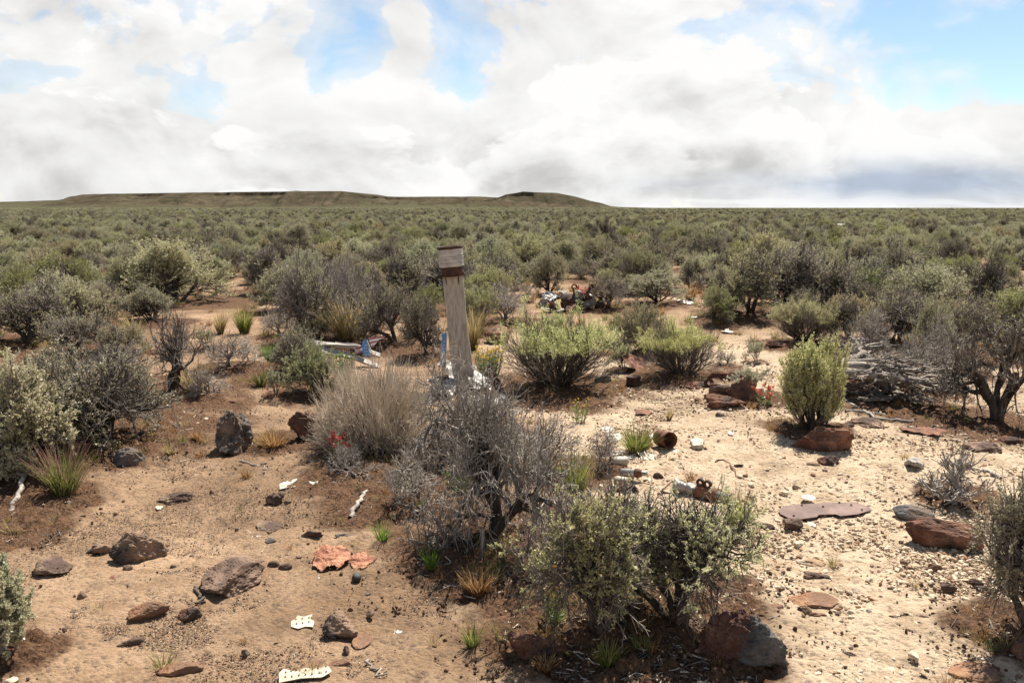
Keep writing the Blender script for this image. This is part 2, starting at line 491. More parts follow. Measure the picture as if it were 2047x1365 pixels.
STAFF = plain_mat('white_staff', (0.55, 0.53, 0.49), (0.72, 0.70, 0.66), 10, 0.6)
REDFLOWER = plain_mat('paintbrush_red', (0.36, 0.035, 0.028), (0.52, 0.085, 0.065), 30, 0.6, trans=0.4)
YELLOWFLOWER = plain_mat('yellow_petal', (0.55, 0.36, 0.02), (0.70, 0.50, 0.04), 30, 0.6, trans=0.4)
ORANGEFLOWER = plain_mat('orange_petal', (0.60, 0.20, 0.01), (0.70, 0.28, 0.02), 30, 0.6, trans=0.4)
GRASS = blade_mat('green_grass', (0.20, 0.16, 0.07), (0.165, 0.205, 0.045), (0.30, 0.27, 0.10))
GRASSFRESH = blade_mat('fresh_grass', (0.16, 0.16, 0.05), (0.130, 0.240, 0.035), (0.20, 0.29, 0.06))
GRASSTAN = blade_mat('dry_grass', (0.20, 0.145, 0.07), (0.34, 0.265, 0.115), (0.46, 0.36, 0.19))
GRASSORANGE = blade_mat('rusty_dry_grass', (0.19, 0.10, 0.045), (0.34, 0.185, 0.075), (0.42, 0.27, 0.13))
GRASSPURPLE = blade_mat('purple_headed_grass', (0.23, 0.19, 0.08), (0.205, 0.235, 0.065), (0.25, 0.13, 0.115))

# ------------------------------------------------------------------ terrain
MOUNDS = []       # x, y, radius, height


def gz0(x, y):
    x = np.asarray(x, float); y = np.asarray(y, float)
    r = np.hypot(x, y)
    z = 0.045 * fbm(xyz(x / 2.4, y / 2.4, 0.3), 3, 11)
    return z * np.clip(1.2 - r / 60, 0.0, 1)


def gz(x, y):
    x = np.asarray(x, float); y = np.asarray(y, float)
    z = gz0(x, y)
    for mx, my, mr, mh in MOUNDS:
        d2 = ((x - mx) ** 2 + (y - my) ** 2) / (mr * mr)
        z = z + mh * np.exp(-d2)
    return z


def spot(px, py):
    d = ray(px, py)
    z = 0.0
    for _ in range(4):
        t = (z - EYE) / d[2]
        z = float(gz0(d[0] * t, d[1] * t))
    t = (z - EYE) / d[2]
    p = np.array([d[0] * t, d[1] * t, z])
    return p, t / F0            # point on the ground, metres per photo pixel there


def height_at(px, base_py, top_py):
    p, m = spot(px, base_py)
    d = ray(px, top_py)
    return EYE + p[1] / d[1] * d[2] - p[2]


# plants standing where one can tell them apart: kind, x, base y, width, height (photo pixels), label
PLANTS = [
 ('hero_sage', 205, 900, 290, 205, 'large sprawling grey-green sagebrush at the left edge above the tall purple-tipped grass', 'leftbig'),
 ('hero_sage', 40, 955, 190, 225, 'dense dark sagebrush cut by the left edge behind the red paintbrush flowers', 'leftdark'),
 ('grey', 55, 700, 190, 120, 'wide grey leafless sagebrush at the left edge behind the big sprawling one', None),
 ('sage', 195, 655, 95, 80, 'small green sagebrush just left of the open path', None),
 ('round', 350, 614, 185, 125, 'biggest rounded pale green sagebrush standing behind the path on the left', None),
 ('sage', 262, 600, 90, 80, 'low pale sagebrush leaning on the biggest rounded one', None),
 ('grey', 540, 590, 120, 92, 'tree-like grey sagebrush with a dark leaning trunk beyond the path', None),
 ('hero_dead', 350, 795, 130, 170, 'gnarled dead sagebrush with one upright fork on the left path', 'gnarl'),
 ('dead', 460, 745, 120, 80, 'low brown leafless bush to the right of the gnarled dead one', None),
 ('grey', 610, 690, 130, 165, 'leaning grey sagebrush with a curved dark trunk behind the silver boards', None),
 ('dead', 725, 690, 130, 160, 'thin dead sagebrush with forked trunk behind the small tattered flag', None),
 ('sage', 630, 690, 70, 60, 'small green sagebrush left of the silver boards', None),
 ('sage', 640, 795, 120, 100, 'leafy sagebrush in front of the silver boards', None),
 ('small', 552, 796, 38, 55, 'tiny fresh green sagebrush seedling on the open sand', None),
 ('hero_straw', 748, 908, 228, 160, 'pale straw-coloured broom-like dry bush in front of the post', 'feather'),
 ('hero_dead', 905, 940, 235, 215, 'tangled dead sagebrush between the broom-like dry bush and the post', 'dead_a'),
 ('hero_dead', 985, 1105, 315, 325, 'big silver dead sagebrush with one dark trunk in the middle of the view', 'dead_b'),
 ('dead', 1090, 960, 150, 120, 'low tangle of dead twigs right of the big silver dead sagebrush', None),
 ('dead', 850, 1035, 170, 120, 'low tangle of dead twigs in the shade left of the big silver dead sagebrush', None),
 ('grey', 600, 755, 110, 95, 'grey twiggy bush left of the silver boards beside the bright green grass', None),
 ('dead', 655, 660, 130, 130, 'bare grey bush standing behind the leaning grey sagebrush', None),
 ('grey', 790, 700, 130, 120, 'dense grey bush between the small flags', None),
 ('grey', 790, 615, 150, 100, 'dark grey bush behind the dense grey one left of the post', None),
 ('dead', 1010, 650, 110, 80, 'grey dead bush right of the post before the engine wreck', None),
 ('dead', 240, 770, 110, 80, 'brown dead bush behind the big sprawling sagebrush', None),
 ('grey', 150, 720, 130, 90, 'low grey bush between the path and the big sprawling sagebrush', None),
 ('dead', 420, 800, 90, 60, 'low dead twigs beside the gnarled dead bush', None),
 ('grey', 1500, 640, 150, 125, 'dark tangled sagebrush left of the large tree-like one', None),
 ('grey', 1640, 640, 150, 110, 'dark tangled sagebrush right of the large tree-like one', None),
 ('grey', 1700, 700, 120, 95, 'grey tangled sagebrush behind the upright bare dead one', None),
 ('grey', 1790, 700, 150, 110, 'grey sagebrush tangled behind the fallen trunk', None),
 ('dead', 1830, 790, 150, 110, 'silvery dead branches right of the fallen trunk', None),
 ('dead', 1905, 760, 120, 120, 'bare dead bush left of the tall twisted sagebrush', None),
 ('grey', 1930, 720, 120, 120, 'dark sagebrush behind the tall twisted one', None),
 ('dead', 700, 960, 110, 60, 'flattened dark twigs at the foot of the broom-like dry bush', None),
 ('small', 1245, 745, 50, 60, 'thin pale sagebrush beside the crumpled brown metal', None),
 ('sage', 1240, 690, 60, 55, 'small olive bush right of the widest rabbitbrush', None),
 ('sage', 305, 650, 110, 70, 'low sagebrush at the near foot of the biggest rounded one', None),
 ('grey', 100, 645, 130, 90, 'grey half-bare sagebrush behind the wide leafless one at the left edge', None),
 ('grey', 690, 640, 120, 105, 'grey half-bare bush in front of the dark bushes left of the post', None),
 ('dead', 595, 640, 100, 80, 'thin grey dead bush left of the leaning sagebrush', None),
 ('sage', 240, 715, 80, 60, 'small sage clump beside the tan grass left of the path', None),
 ('small', 410, 700, 40, 40, 'low seedling on the path beside the narrow tan grass', None),
 ('dead', 1195, 945, 80, 95, 'little dead bush among the white scraps', None),
 ('hero_sage', 1195, 1298, 285, 335, 'grey-green sagebrush in the foreground, left of its twin', 'front_a'),
 ('hero_sage', 1345, 1285, 310, 290, 'grey-green sagebrush in the foreground beside the two-toned boulder', 'front_b'),
 ('rabbit', 1112, 792, 215, 158, 'widest rabbitbrush with bright green top right of the post', None),
 ('rabbit', 1362, 762, 140, 108, 'rounded bright green rabbitbrush on the edge of the gravel clearing', None),
 ('hero_round', 1628, 868, 132, 168, 'upright yellow-green sagebrush growing over the red rock', 'onrock'),
 ('rabbit', 1605, 695, 115, 85, 'vivid green low bush behind the sagebrush on the red rock', None),
 ('sage', 1288, 712, 105, 98, 'olive sagebrush between the two bright rabbitbrushes', None),
 ('sage', 1425, 652, 82, 70, 'small yellowish sagebrush near the white scraps at the back of the clearing', None),
 ('round', 1315, 612, 105, 62, 'pale green sagebrush behind the engine wreck and right of it', None),
 ('grey', 1215, 622, 85, 68, 'olive grey sagebrush touching the right end of the engine wreck', None),
 ('sage', 960, 668, 85, 88, 'bright sagebrush standing just right of the post', None),
 ('grey', 852, 722, 95, 122, 'grey-green sagebrush standing just left of the post', None),
 ('grey', 1560, 632, 180, 135, 'large dark tree-like sagebrush with several trunks behind the clearing', None),
 ('sage', 1465, 640, 100, 90, 'low dark sagebrush left of the large tree-like one', None),
 ('hero_fallen', 1775, 800, 190, 100, 'fallen grey dead sagebrush trunk lying with its branches to the right', 'fallen'),
 ('dead', 1722, 728, 120, 105, 'upright bare dead sagebrush above the fallen trunk', None),
 ('sage', 1862, 726, 75, 125, 'slender sagebrush on a dark trunk at the right behind the fallen one', None),
 ('round', 1865, 640, 190, 100, 'broad olive sagebrush mound at the right behind the slender one', None),
 ('hero_dead', 1990, 858, 200, 225, 'tall grey tree-like sagebrush with thick twisted trunk at the right edge', 'rightedge'),
 ('hero_sage', 2060, 1290, 190, 330, 'twiggy sagebrush cut by the lower right edge', 'rightlow'),
 ('hero_sage', 5, 1330, 115, 200, 'fresh green sagebrush cut by the lower left corner', 'leftlow'),
 ('small', 1512, 728, 42, 50, 'knee-high thin sagebrush seedling on the gravel', None),
 ('small', 1495, 800, 70, 62, 'scraggly young sagebrush behind the dark red stone pile', None),
 ('sage', 1098, 592, 68, 82, 'olive sagebrush with a clear dark stem behind the engine wreck', None),
 ('sage', 2020, 672, 80, 62, 'round green bush at the right edge of the plain', None),
 ('grey', 1985, 650, 120, 130, 'dark grey sagebrush at the right edge behind the tall twisted one', None),
 ('dead', 560, 680, 80, 60, 'small dead bush between the grass tufts and the leaning sagebrush', None),
 ('grey', 880, 600, 150, 90, 'grey twiggy sagebrush behind the post', None),
 ('grey', 985, 600, 100, 80, 'grey twiggy sagebrush right behind the can-topped post', None),
 ('dead', 1455, 735, 50, 34, 'tiny dark dead bush right of the rounded rabbitbrush', None),
]
for row in PLANTS:
    p, m = spot(row[1], row[2])
    wm = row[3] * m
    MOUNDS.append((p[0], p[1] + 0.25 * wm, 0.55 * wm, min(0.05, 0.06 * wm)))
MXY = np.array([(a, b, c) for a, b, c, d in MOUNDS])

# open ground: no scattered bush stands here (photo polygons of base points)
OPEN = [
 [(400, 570), (480, 550), (560, 600), (600, 720), (540, 760), (330, 760), (230, 700)],
 [(1030, 575), (1180, 560), (1260, 640), (1240, 720), (1020, 690)],
 [(1240, 600), (1400, 590), (1480, 620), (1560, 700), (1700, 760), (1200, 780)],
 [(800, 640), (1010, 640), (1010, 760), (600, 760), (620, 660)],
]


def inside(poly, x, y):
    c = False
    j = len(poly) - 1
    for i in range(len(poly)):
        xi, yi = poly[i]; xj, yj = poly[j]
        if (yi > y) != (yj > y) and x < (xj - xi) * (y - yi) / (yj - yi) + xi:
            c = not c
        j = i
    return c


def to_px(x, y, z=0.0):
    dz = z - EYE
    dep = y * math.cos(PITCH) - dz * math.sin(PITCH)
    up = y * math.sin(PITCH) + dz * math.cos(PITCH)
    return W0 / 2 + F0 * x / dep, H0 / 2 - F0 * up / dep


# scattered sagebrush: jittered rows over the plain
rs = np.random.default_rng(5)
SCAT = []
for gy in np.arange(3.0, 62, .88):
    for gx in np.arange(-46, 46, .88):
        if rs.random() > 0.84 or float(vnoise(np.array([gx / 3.1, gy / 3.1, .5]), 3)) > .52:
            continue
        x = gx + rs.uniform(-.42, .42); y = gy + rs.uniform(-.42, .42)
        a = abs(math.atan2(x, y))
        if a > math.radians(41):
            continue
        d = math.hypot(x, y)
        if y < 9.4 and (a < math.radians(35) or d < 5):
            continue
        px, py = to_px(x, y)
        if any(inside(pl, px, py) for pl in OPEN):
            continue
        s = rs.uniform(.36, .74) if rs.random() < .86 else rs.uniform(.74, 1.0)
        if np.any(np.hypot(MXY[:, 0] - x, MXY[:, 1] - y) < MXY[:, 2] * 0.75 + 0.32 * s):
            continue
        SCAT.append((x, y, s, d))
SCAT.sort(key=lambda q: q[3])
N_IND = 236
for x, y, s, d in SCAT:
    if d < 18:
        MOUNDS.append((x, y, 0.5 * s, 0.04))
LITTER = []
for px, py, rp_px in ((800, 1010, 130), (720, 960, 90), (890, 1110, 110), (960, 1150, 100), (1100, 1290, 130), (1260, 1330, 170), (1450, 1330, 90), (60, 1010, 110), (130, 900, 150), (40, 1070, 90), (350, 800, 120), (1120, 960, 70), (1790, 810, 130), (1960, 860, 130), (1990, 1260, 90), (1920, 1000, 70), (480, 600, 60), (560, 760, 80), (545, 890, 70), (1500, 800, 60)):
    p, m = spot(px, py)
    LITTER.append((p[0], p[1], rp_px * m * .8))
LXY = np.array([(a, b, c) for a, b, c in MXY] + LITTER + [(x, y, .62 * s) for x, y, s, d in SCAT if d < 30])

# ground sheet, polar: fine in front of the camera, reaching the horizon
fa = np.radians(np.linspace(-41, 41, 460))
ca = np.radians(np.linspace(41, 319, 60)[1:-1])
ang = np.concatenate([fa, ca])
rad = np.concatenate([np.geomspace(0.4, 2.2, 9)[:-1], np.geomspace(2.2, 13, 330)[:-1], np.geomspace(13, 60, 80)[:-1], np.geomspace(60, 40000, 36)])
A, R = np.meshgrid(ang, rad)
gx = (np.sin(A) * R).ravel(); gy = (np.cos(A) * R).ravel(); gr = R.ravel()
lit = np.zeros_like(gx)
nearm = gr < 34
for i in range(0, len(LXY), 40):
    L = LXY[i:i + 40]
    dd = np.hypot(gx[nearm, None] - L[None, :, 0], gy[nearm, None] - L[None, :, 1]) / L[None, :, 2]
    lit[nearm] = np.maximum(lit[nearm], np.clip(2.0 - dd, 0, 1).max(1))  # mask for litter plus painted shade, reaching past each bush
nz = fbm(xyz(gx / .45, gy / .45, 2.0), 3, 21)
lit = np.clip(lit * 1.0 + 0.42 * nz * (lit > 0.02), 0, 1)
lit[~nearm] = 0.55
grit = np.clip((gx / np.maximum(gy, .1) + 0.06 + 0.12 * nz) / 0.16, 0, 1) * np.clip((12 - gy) / 2, 0, 1) * (gy > 0)
grit = grit * (1 - lit * .7)
far = np.clip((gr - 40) / 160, 0, 1)
z = gz(gx, gy)
nm = gr < 16
P3 = xyz(gx[nm], gy[nm], 0)
z[nm] += 0.010 * fbm(P3 / .33, 4, 31) + 0.006 * fbm(P3 / .06, 3, 51) + (0.006 + 0.034 * lit[nm]) * np.abs(fbm(P3 / .085, 3, 41)) * np.clip((16 - gr[nm]) / 6, 0, 1)
GRAIN = 0.006
na = len(ang); nr = len(rad)
idx = np.arange(na * nr).reshape(nr, na)
q = np.stack([idx[:-1], np.roll(idx, -1, 1)[:-1], np.roll(idx, -1, 1)[1:], idx[1:]], -1).reshape(-1, 4)[:, ::-1]
V = np.stack([gx, gy, z], -1)
V = np.concatenate([V, [[0, 0, float(gz(0., 0.))]]])
tri = np.stack([idx[0], np.roll(idx[0], -1), np.full(na, na * nr)], -1)[:, ::-1]
pad = lambda a: np.concatenate([a, [0.0]])

m, t = new_mat('dry_sandy_soil')
pos = t.n('ShaderNodeNewGeometry').outputs['Position']
att = lambda k: t.n('ShaderNodeAttribute', attribute_name=k).outputs['Fac']
n_big = t.noise(pos, 0.9, 4.0, 0.6)
n_mid = t.noise(pos, 5.0, 6.0, 0.65)
n_fin = t.noise(pos, 60.0, 6.0, 0.75)
vor = t.n('ShaderNodeTexVoronoi', {'Vector': pos, 'Scale': 55.0, 'Randomness': 1.0})
sand = t.mix(t.rng(t.math('ADD', t.math('MULTIPLY', n_big, 0.6), t.math('MULTIPLY', n_mid, 0.4)), 0.38, 0.60), (0.185, 0.126, 0.082), (0.435, 0.318, 0.220))
sand = t.mix(t.math('SUBTRACT', 1.0, att('grit')), sand, t.vmath('MULTIPLY', sand, (0.95, 0.885, 0.815)))
sand = t.mix(t.rng(n_mid, 0.40, 0.68, 0.0, 0.7), sand, (0.180, 0.108, 0.060))
grs = t.mix(t.rng(n_mid, 0.35, 0.6), (0.385, 0.285, 0.188), (0.520, 0.405, 0.285))
sand = t.mix(t.math('MULTIPLY', att('grit'), t.rng(n_big, 0.25, 0.55, 0.35, 1.0)), sand, grs)
sand = t.mix(t.rng(n_fin, 0.42, 0.70, 0.0, 0.55), sand, t.vmath('MULTIPLY', sand, (0.50, 0.46, 0.42)))
sand = t.mix(t.rng(t.n('ShaderNodeSeparateColor', {0: vor.outputs['Color']}).outputs[0], 0.84, 0.90, 0.0, 0.5), sand, (0.09, 0.065, 0.05))
litter_shade = t.mix(t.rng(n_fin, 0.35, 0.62), (0.034, 0.019, 0.012), (0.150, 0.083, 0.047))  # brown litter, coloured darker still to carry the shade under the bushes
col = t.mix(t.rng(t.math('ADD', att('litter'), t.math('MULTIPLY', t.math('SUBTRACT', n_mid, 0.5), 1.3)), 0.25, 0.75), sand, litter_shade)
farc = t.mix(t.rng(t.noise(pos, 0.35, 5.0, 0.7), 0.38, 0.62), (0.060, 0.055, 0.036), (0.150, 0.140, 0.082))
col = t.mix(att('far'), col, farc)
hh = t.math('ADD', t.math('MULTIPLY', n_fin, 1.0), t.math('MULTIPLY', t.math('ADD', n_mid, t.noise(pos, 22.0, 5.0, 0.7)), 1.3))
hh = t.math('SUBTRACT', hh, t.math('MULTIPLY', vor.outputs['Distance'], 0.5))
b = t.n('ShaderNodeBump', {'Strength': 1.0, 'Distance': 0.012, 'Height': hh})
p_ = t.n('ShaderNodeBsdfPrincipled', {'Base Color': col, 'Roughness': 0.95, 'Normal': b.outputs[0]})
p_.inputs['Specular IOR Level'].default_value = 0.1
t.n('ShaderNodeOutputMaterial', {'Surface': p_.outputs[0]})
me = mk('ground', V, [q, tri], m, True, None, {'litter': pad(lit), 'grit': pad(grit), 'far': pad(far)})
ob('ground', me, kind='structure')

# ------------------------------------------------------------------ mesa and butte far off
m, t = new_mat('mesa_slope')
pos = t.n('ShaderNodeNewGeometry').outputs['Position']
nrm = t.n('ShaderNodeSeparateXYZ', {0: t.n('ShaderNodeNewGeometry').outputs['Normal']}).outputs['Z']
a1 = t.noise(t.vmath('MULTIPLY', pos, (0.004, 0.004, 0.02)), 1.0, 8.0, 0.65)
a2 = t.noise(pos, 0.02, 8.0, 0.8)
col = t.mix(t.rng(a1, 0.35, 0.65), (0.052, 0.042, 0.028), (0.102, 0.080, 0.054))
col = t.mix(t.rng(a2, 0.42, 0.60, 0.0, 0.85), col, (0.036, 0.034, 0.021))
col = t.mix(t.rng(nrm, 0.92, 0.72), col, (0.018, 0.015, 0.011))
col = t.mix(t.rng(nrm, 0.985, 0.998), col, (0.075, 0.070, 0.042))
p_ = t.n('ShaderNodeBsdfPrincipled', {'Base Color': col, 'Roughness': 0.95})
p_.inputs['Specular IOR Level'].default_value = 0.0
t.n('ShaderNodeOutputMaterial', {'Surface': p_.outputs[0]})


def hill(name, prof, D, depth, foot, cliff, seed):
    pxs = np.linspace(prof[0][0], prof[-1][0], 1100)
    tops = np.interp(pxs, [a for a, b in prof], [b for a, b in prof])
    tops = np.convolve(np.pad(tops, 2, 'edge'), np.ones(5) / 5, 'valid')
    vs = np.concatenate([np.linspace(0, 1, 46), np.linspace(1.02, 3.2, 16)])
    X = np.zeros((len(vs), len(pxs))); Y = X.copy(); Z = X.copy()
    for i, (px, py) in enumerate(zip(pxs, tops)):
        d = ray(px, py)
        X[:, i] = d[0] / d[1]
        Z[:, i] = max(d[2] / d[1] * D + EYE, 0.0)
    Y[:] = D + (vs[:, None] - 1) * foot
    gul = fbm(xyz(pxs[None, :] * 0.045 + vs[:, None] * 0.6, vs[:, None] * 1.3), 5, seed)
    Y += gul * foot * 0.10 * np.clip(1.3 - vs[:, None], 0, 1) * np.clip(vs[:, None] * 3, 0, 1)
    s = np.clip(vs, 0, 1)[:, None]
    c = cliff
    ledge = np.clip(0.5 + 0.9 * fbm(xyz(pxs * 0.02, pxs * 0), 3, seed + 5), 0, 1)[None, :]
    pf = np.where(s < .84, (1 - c * ledge) * (s / .84) ** 1.35, (1 - c * ledge) + c * ledge * np.clip((s - .84) / .03, 0, 1))
    pf = np.where(s > .87, 1.0, pf)
    bump = 1 + 0.05 * fbm(xyz(pxs[None, :] * .03 + 0 * vs[:, None], vs[:, None] * 3), 4, seed + 3) * (s < .84)
    Zf = Z * pf * bump - 2.0 * (vs[:, None] < 0.02)
    Xf = X * D * (1 + 0 * Y)
    Zf[-1] = -3
    n1, n2 = Zf.shape
    ii = np.arange(n1 * n2).reshape(n1, n2)
    qq = np.stack([ii[:-1, :-1], ii[:-1, 1:], ii[1:, 1:], ii[1:, :-1]], -1).reshape(-1, 4)
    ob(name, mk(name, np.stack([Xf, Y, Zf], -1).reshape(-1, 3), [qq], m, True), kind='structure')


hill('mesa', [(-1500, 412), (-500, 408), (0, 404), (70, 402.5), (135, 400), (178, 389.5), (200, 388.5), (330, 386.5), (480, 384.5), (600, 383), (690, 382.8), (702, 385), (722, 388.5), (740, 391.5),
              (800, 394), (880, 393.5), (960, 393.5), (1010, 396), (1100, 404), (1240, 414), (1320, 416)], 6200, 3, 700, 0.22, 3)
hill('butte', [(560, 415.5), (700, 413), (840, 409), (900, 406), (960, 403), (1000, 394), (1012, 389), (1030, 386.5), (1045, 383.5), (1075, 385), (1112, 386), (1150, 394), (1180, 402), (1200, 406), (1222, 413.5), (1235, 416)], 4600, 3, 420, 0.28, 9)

# ------------------------------------------------------------------ plant builders
def walk(p0, d0, L, K, wob, up, g):
    pts = [p0]
    d = d0
    for k in range(1, K):
        d = norm(d + wob * g.normal(size=d.shape) + np.array([0, 0, up]))
        pts.append(pts[-1] + d * (L / (K - 1))[:, None])
    return np.stack(pts, 1)


def spawn(P, n, t0, t1, spread, g):
    N, K = P.shape[:2]
    i = np.repeat(np.arange(N), n)
    tt = g.uniform(t0, t1, len(i)) * (K - 1)
    k = np.minimum(tt.astype(int), K - 2)
    f = (tt - k)[:, None]
    a = P[i, k]; b_ = P[i, k + 1]
    d = norm(norm(b_ - a) + spread * norm(g.normal(size=a.shape)))
    return a + (b_ - a) * f, d, i, tt / (K - 1)


def bush(seed, w, h, stems=5, kids=(3, 4, 4, 4), lens=(.36, .30, .25, .18, .11), lean=.75, spread=.75, wob=.16, up=.03,
         r0=.03, leaf_n=20, leaf_l=.016, leaf_w=.004, leafy=1.0, patch=0.0, leaf_zmin=0.0, baser=.05, tilt=0.0, fall=.56, Ks=(6, 5, 5, 4, 3), shoot_up=.16, flat=0.0, t_first=.3, sp1=None, fit=True):
    for _try in range(7):
        g = np.random.default_rng(seed)
        th = g.uniform(0, 2 * math.pi, stems) + np.arange(stems) * 2.4
        ln = lean * np.sqrt(g.uniform(.06, 1.15, stems))
        d0 = np.stack([np.cos(th) * np.sin(ln), np.sin(th) * np.sin(ln), np.cos(ln)], -1)
        p0 = np.stack([np.cos(th), np.sin(th), np.zeros(stems)], -1) * baser * g.uniform(.2, 1, (stems, 1))
        levels = []
        P = walk(p0, d0, lens[0] * g.uniform(.7, 1.2, stems), Ks[0], wob, up * .5, g)
        levels.append(P)
        for li, n in enumerate(kids):
            last = li == len(kids) - 1
            s, d, i, tt = spawn(levels[-1], n, (.30 if t_first > .2 else .12) if li else t_first, 1.0, spread if li or sp1 is None else sp1, g)
            if flat:
                d = norm(d * np.array([1, 1, 1 - flat]))
            L = lens[li + 1] * g.uniform(.55, 1.25, len(s)) * (1.15 - .35 * tt)
            P = walk(s, d, L, Ks[li + 1], wob * (1.0 if not last else .7), shoot_up if last else up, g)
            levels.append(P)
        if tilt:
            M = rot('Y', tilt)
            levels = [p @ M.T for p in levels]
        allp = np.concatenate([p.reshape(-1, 3) for p in levels])
        zlo = 0.0 if not tilt else np.percentile(allp[:, 2], 3)
        ext = np.percentile(np.hypot(allp[:, 0], allp[:, 1]), 92)
        if tilt:
            cx = (np.percentile(allp[:, 0], 2) + np.percentile(allp[:, 0], 98)) / 2
            ext = (np.percentile(allp[:, 0], 98) - np.percentile(allp[:, 0], 2)) / 2
            levels = [p - np.array([cx, 0, zlo]) for p in levels]
            allp = allp - np.array([cx, 0, zlo])
        top = np.percentile(allp[:, 2], 98.3)
        ratio = (h / top) / (w / 2 / ext)
        if ratio < 1.12 or tilt or not fit:
            break
        lean *= .82
        sp1 = sp1 * .86 if sp1 else None
    S = np.array([w / 2 / ext, w / 2 / ext, h / top])
    levels = [p * S for p in levels]
    if tilt:
        for p in levels:
            p[..., 2] = np.maximum(p[..., 2], 0.01)
    acc = Acc()
    for li, P in enumerate(levels):
        r = r0 * fall ** li
        taper = np.linspace(1.0, .55, P.shape[1])[None, :]
        Rr = r * taper * g.uniform(.7, 1.2, (len(P), 1))
        if li == 0:
            Rr = Rr * (1 + .25 * g.normal(size=Rr.shape) * .4)
        Vv, Q = tubes(P, np.maximum(Rr, .0011), 7 if li == 0 else 5 if li == 1 else 4 if li == 2 else 3)
        acc.add(Vv, Q, m=0 if li < 2 else 1)
    # leaves along the last shoots
    P = levels[-1]
    lv = None
    if leaf_n:
        keep = g.random(len(P)) < leafy
        c = P[:, -1]
        if patch:
            keep &= fbm(c / (.35 * w) + seed, 2, seed) > (patch - 1) * .8
        keep &= c[:, 2] > leaf_zmin * h
        P = P[keep]
        M_, K = P.shape[:2]
        i = np.repeat(np.arange(M_), leaf_n)
        tt = (.12 + .93 * g.random(len(i)) ** .75) * (K - 1)
        k = np.minimum(tt.astype(int), K - 2)
        f = (tt - k)[:, None]
        a = P[i, k]; e = P[i, k + 1] - a
        q0 = a + e * f
        T = norm(e)
        pr = norm(np.cross(T, g.normal(size=T.shape)))
        d = norm(T * g.uniform(.3, 1.2, (len(T), 1)) + pr * .8 + np.array([0, 0, .15]))
        L = leaf_l * g.uniform(.6, 1.3, (len(T), 1))
        sd = norm(np.cross(d, g.normal(size=d.shape))) * leaf_w * g.uniform(.7, 1.3, (len(T), 1))
        mid = q0 + d * L * .6
        lv = np.stack([q0, mid + sd, q0 + d * L, mid - sd], 1).reshape(-1, 3)
        lq = np.arange(len(lv)).reshape(-1, 4)
        lv = (lv, lq)
    return acc, lv


SP = {
 # generator settings per kind
 'sage': dict(w=1.2, h=.85, stems=8, kids=(4, 4, 4, 4), leaf_n=15, leaf_l=.026, leaf_w=.0060, leafy=.9, patch=.5, leaf_zmin=.15, r0=.024, lean=1.1),
 'round': dict(w=1.3, h=.95, stems=9, kids=(4, 4, 4, 4), leaf_n=18, leaf_l=.026, leaf_w=.0060, leafy=.95, patch=.2, leaf_zmin=.10, r0=.026, lean=1.2),
 'grey': dict(w=1.25, h=.95, t_first=.5, sp1=1.3, stems=4, kids=(6, 4, 4, 5), leaf_n=9, leaf_l=.022, leaf_w=.005, leafy=.6, patch=.9, leaf_zmin=.25, r0=.04, wob=.22, spread=.9, baser=.03, lean=.95),
 'dead': dict(w=1.1, h=.8, stems=4, kids=(4, 4, 4, 4), leaf_n=0, r0=.028, wob=.24, spread=.95, baser=.03, lean=1.05),
 'small': dict(w=.45, h=.5, stems=6, kids=(3, 4, 4), lens=(.34, .26, .2, .12), leaf_n=16, leaf_l=.020, leaf_w=.005, r0=.008, lean=.7, spread=.5, Ks=(5, 4, 4, 3)),
 'rabbit': dict(t_first=.08, w=1.3, h=.85, stems=64, kids=(4, 4, 4), lens=(.46, .28, .20, .12), leaf_n=13, leaf_l=.042, leaf_w=.0030, leaf_zmin=.60, patch=.45, r0=.0085, lean=1.35, spread=.5, wob=.13, up=.06, Ks=(6, 4, 4, 3), shoot_up=.25, fall=.56, baser=.12),
}
LM = {'sage': [TWIG, SAGE], 'round': [TWIG, SAGE2], 'grey': [TWIG, SAGE], 'dead': [DEAD, None], 'small': [TWIG, SAGE2], 'rabbit': [TWIG, BRIGHT]}
PROTO = {}
for kind, nvar in (('sage', 5), ('round', 3), ('grey', 4), ('dead', 3), ('small', 2), ('rabbit', 3)):
    for v in range(nvar):
        sp = dict(SP[kind])
        acc, lv = bush(100 + v * 17 + len(kind) * 311, **sp)
        bm = acc.mesh('branches', [BARK if kind != 'dead' else TWIG, LM[kind][0]])
        lmat = LM[kind][1]
        if kind == 'sage' and v in (3, 4):
            lmat = GREEN
        lm = mk('foliage', lv[0], [lv[1]], lmat, False) if lv else None
        PROTO.setdefault(kind, []).append((bm, lm, sp['w'], sp['h'], acc, lv, lmat))

